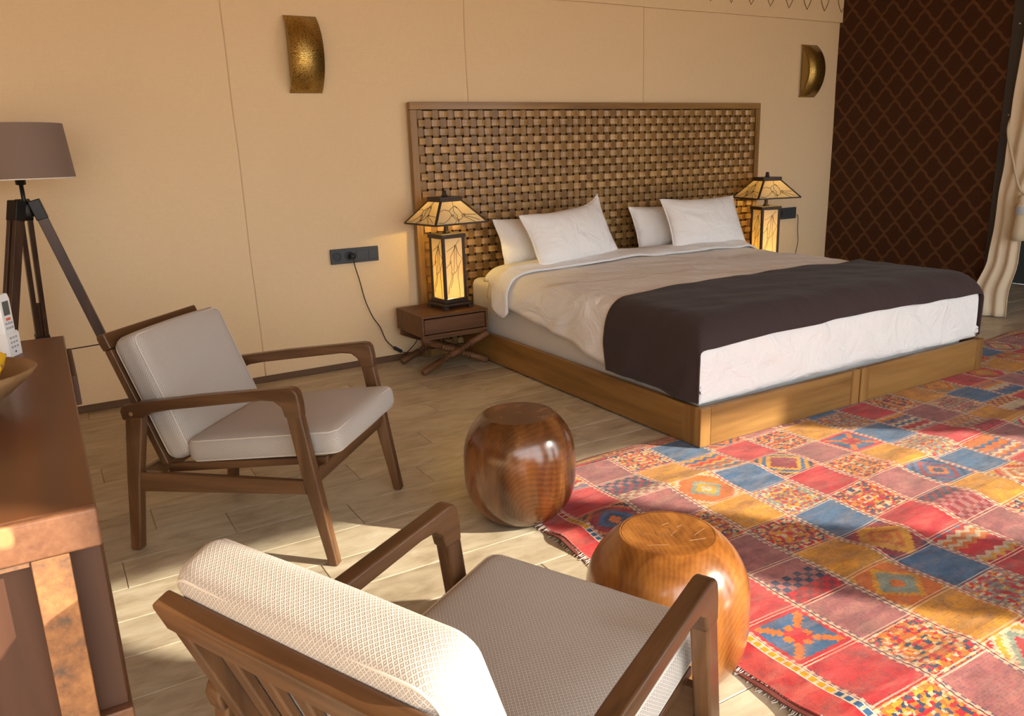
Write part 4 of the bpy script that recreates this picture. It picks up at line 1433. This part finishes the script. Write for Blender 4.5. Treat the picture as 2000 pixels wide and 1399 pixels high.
# bowl with fruit, remote in its holder
bw = thing('wooden_bowl', 'shallow carved wooden bowl standing on the sideboard', 'bowl', (-0.262, 1.935, DZ))
prof_o = [(0.075, 0.0005), (0.105, 0.008), (0.155, 0.038), (0.192, 0.068), (0.206, 0.084), (0.203, 0.088), (0.196, 0.086), (0.150, 0.050), (0.100, 0.022), (0.055, 0.015), (0.004, 0.014)]
V, F = lathe(prof_o, 56, sx=1.0, sy=0.80)
obj('bowl_body', V, F, 'bowl_wood', bw, smooth=True)
def lemon(label, loc, rz, tilt, s=1.0):
    prof_ = []
    for i in range(19):
        a = -PI / 2 + PI * i / 18
        r = 0.034 * max(0.0, math.cos(a)) ** 0.9
        z = 0.046 * math.sin(a)
        if i in (0, 18): r = 0.004
        if i in (1, 17): r = 0.011
        if i in (0, 18): z *= 1.10
        prof_.append((r * s, z * s))
    t = thing('lemon', label, 'fruit', loc, 0, 'fruit in the bowl')
    t.rotation_euler = (0, R_(90) + tilt, rz)
    obj('peel', *lathe(prof_, 28), 'yellow_peel', t, smooth=True)
    obj('stem_end', *lathe([(0.0035 * s, 0.0495 * s), (0.003 * s, 0.053 * s)], 8), 'bowl_wood', t)
lemon('yellow lemon in the bowl, the one on the side of the remote', (-0.160, 1.972, DZ + 0.0905), R_(18), R_(-16))
lemon('yellow lemon in the bowl, the one on the side of the sideboard front', (-0.166, 1.893, DZ + 0.0895), R_(-14), R_(-14))

hd = thing('remote_holder', 'white plastic holder standing on the sideboard', 'holder', (-0.130, 2.502, DZ), R_(62))
w_, d_ = 0.029, 0.016
V, F = merge([(boxv(-w_, w_, -d_, d_, 0.0, 0.004), BOXF), (boxv(-w_, w_, -d_, -d_ + 0.0025, 0.004, 0.062), BOXF), (boxv(-w_, w_, d_ - 0.0025, d_, 0.004, 0.078), BOXF),
              (boxv(-w_, -w_ + 0.0025, -d_ + 0.0025, d_ - 0.0025, 0.004, 0.066), BOXF), (boxv(w_ - 0.0025, w_, -d_ + 0.0025, d_ - 0.0025, 0.004, 0.066), BOXF)])
obj('cup', V, F, 'white_plastic', hd, bevel=0.001)
rc_ = thing('remote_control', 'white air-conditioner remote with grey screen standing in its holder', 'remote', (-0.130, 2.502, DZ + 0.0045), R_(62))
V, F = prism([(-0.023, 0.0), (0.023, 0.0), (0.025, 0.05), (0.025, 0.150), (0.019, 0.166), (-0.019, 0.166), (-0.025, 0.150), (-0.025, 0.05)], 1, -0.011, 0.011)
rb = obj('body', V, F, 'white_plastic', rc_, bevel=0.003, seg=3)
box('screen', -0.014, 0.014, -0.0122, -0.0108, 0.108, 0.146, 'screen_grey', rc_, 0.0006)
box('power_button', -0.010, 0.010, -0.0130, -0.0108, 0.094, 0.101, 'red_button', rc_, 0.0006)
for r_ in range(4):
    for c_ in range(3):
        x_ = (c_ - 1) * 0.0125; z_ = 0.086 - r_ * 0.0125
        if z_ < 0.064: continue
        box('button', x_ - 0.0042, x_ + 0.0042, -0.0128, -0.0108, z_ - 0.003, z_ + 0.003, 'grey_button', rc_, 0.0005)
for r_ in range(3):
    for c_ in range(3):
        x_ = (c_ - 1) * 0.0125; z_ = 0.051 - r_ * 0.0125
        box('moulded_button', x_ - 0.0042, x_ + 0.0042, -0.0168, -0.0159, z_ - 0.003, z_ + 0.003, 'grey_button', hd, 0.0003)
box('maker_mark', -0.003, 0.003, -0.0166, -0.0159, 0.010, 0.0145, 'black_plastic', hd)

# ------------------------------------------------------------------ tripod floor lamp
fx, fy = -0.055, 4.205
tl_ = thing('tripod_floor_lamp', 'tripod floor lamp with dark wooden legs and a taupe drum shade', 'floor lamp', (fx, fy, 0))
V, F = lathe([(0.222, 1.232), (0.202, 1.466), (0.199, 1.466), (0.219, 1.232)], 64, cap=False)
n_ = 64
for i in range(n_):
    j = (i + 1) % n_
    F.append((3 * n_ + i, 3 * n_ + j, j, i))
sh = obj('shade', V, F, 'shade_taupe', tl_, smooth=False)
for p_ in sh.data.polygons: p_.use_smooth = True
md = sh.modifiers.new('split', 'EDGE_SPLIT'); md.split_angle = R_(40)
obj('shade_lining', *lathe([(0.2180, 1.2335), (0.1985, 1.4645)], 64, cap=False), 'shade_white', sh, smooth=True)
obj('shade_ring', *tube([(0.2205 * math.cos(a * PI / 24), 0.2205 * math.sin(a * PI / 24), 1.2325) for a in range(48)], 0.0028, 6, True), 'shade_white', sh, smooth=True)
for a in range(3):
    an = a * 2 * PI / 3
    obj('shade_spoke', *tube([(0, 0, 1.252), (0.2165 * math.cos(an), 0.2165 * math.sin(an), 1.240)], 0.002, 6), 'black_metal', sh)
obj('stem', *lathe([(0.012, 1.128), (0.009, 1.14), (0.009, 1.205), (0.021, 1.208), (0.021, 1.285), (0.014, 1.30)], 18), 'black_metal', tl_, smooth=True)
obj('hub', *lathe([(0.026, 1.062), (0.030, 1.072), (0.030, 1.118), (0.026, 1.127), (0.012, 1.1275)], 24), 'black_metal', tl_, smooth=True)
for k_, an in enumerate((R_(-4), R_(98), R_(221))):
    d = Vector((math.cos(an), math.sin(an), 0)); sd = Vector((-math.sin(an), math.cos(an), 0))
    A = d * 0.046 + Vector((0, 0, 1.105)); B = d * 0.350 + Vector((0, 0, 0.012))
    ax_ = (B - A).normalized()
    Lg = (B - A).length
    lg = thing('leg', '', '', (0, 0, 0)); del lg['label']; del lg['category']
    lg.parent = tl_; lg.name = 'leg'
    for s in (-1, 1):
        obj('upper_bar', *bar(A + sd * s * 0.0175, A + ax_ * (Lg * 0.60) + sd * s * 0.0175, 0.020, 0.042, sd), 'tripod_wood', lg, bevel=0.002)
    obj('leg_head', *bar(A - ax_ * 0.035, A + ax_ * 0.055, 0.060, 0.048, sd), 'black_metal', lg, bevel=0.004)
    obj('lower_bar', *bar(A + ax_ * (Lg * 0.42), B, 0.0135, 0.030, sd), 'tripod_wood', lg, bevel=0.002)
    obj('clamp', *bar(A + ax_ * (Lg * 0.565), A + ax_ * (Lg * 0.61), 0.062, 0.050, sd), 'black_metal', lg, bevel=0.003)
    q = A + ax_ * (Lg * 0.600)
    obj('spreader', *tube([q, Vector((0, 0, q.z - 0.012))], 0.003, 6), 'black_metal', tl_)
obj('spreader_hub', *lathe([(0.010, q.z - 0.02), (0.010, q.z - 0.004)], 12), 'black_metal', tl_)

# ------------------------------------------------------------------ tied-back curtain at the partition end
ct = thing('tied_curtain', 'cream curtain tied back with a cord beside the metal post of the partition', 'curtain', (5.92, 3.05, 0))
keys = [(0.0, 5.850, 3.105, 0.200), (0.16, 5.870, 3.125, 0.215), (0.42, 5.905, 3.085, 0.190), (0.66, 5.915, 3.080, 0.185), (0.86, 5.920, 3.085, 0.185), (1.10, 5.930, 3.050, 0.230), (1.45, 5.930, 3.020, 0.280), (2.0, 5.930, 2.965, 0.340), (TOP, 5.930, 2.90, 0.45)]
def key(z):
    for a, b in zip(keys, keys[1:]):
        if z <= b[0]:
            f = sm((z - a[0]) / (b[0] - a[0])); return [a[i] + (b[i] - a[i]) * f for i in (1, 2, 3)]
    return list(keys[-1][1:])
def cur_pt(u, v):
    z = 0.008 + v * (TOP - 0.012)
    x, y_, w = key(z)
    s = u - 0.5
    fold = 0.011 * math.sin(u * 2 * PI * 2.6 + 0.5 * math.sin(z * 0.9)) * (0.55 + 0.45 * sm(abs(z - 0.86) / 0.4))
    return (x + fold + 0.10 * s * (1 - sm(z / 0.9)) * -0.6, y_ + s * w, z)
V, F, U = grid(72, 60, cur_pt)
n_ = len(V)
o = rel(obj('fabric', V, F, 'curtain_cream', ct, smooth=True))
md = o.modifiers.new('thick', 'SOLIDIFY'); md.thickness = 0.004; md.offset = 0
rel(obj('tie_cord', *tube(smooth_path([(5.958, 3.175, 1.405), (5.890, 3.150, 1.30), (5.882, 3.085, 1.10), (5.880, 3.030, 0.94), (5.882, 2.985, 0.885), (5.89, 2.95, 0.875), (5.90, 2.90, 0.89)]), 0.008, 8), 'rope_cream', ct, smooth=True))
ts = rel(obj('tassel', *lathe([(0.010, 0.880), (0.022, 0.872), (0.026, 0.850), (0.018, 0.832), (0.030, 0.820), (0.036, 0.800), (0.038, 0.745), (0.030, 0.738), (0.034, 0.725), (0.046, 0.62), (0.044, 0.565)], 20, 5.868, 2.985), 'rope_cream', ct, smooth=True))
rel(obj('tassel_band', *lathe([(0.0392, 0.800), (0.0405, 0.790), (0.0405, 0.755), (0.0392, 0.745)], 20, 5.868, 2.985, cap=False), 'grey_button', ct, smooth=True))
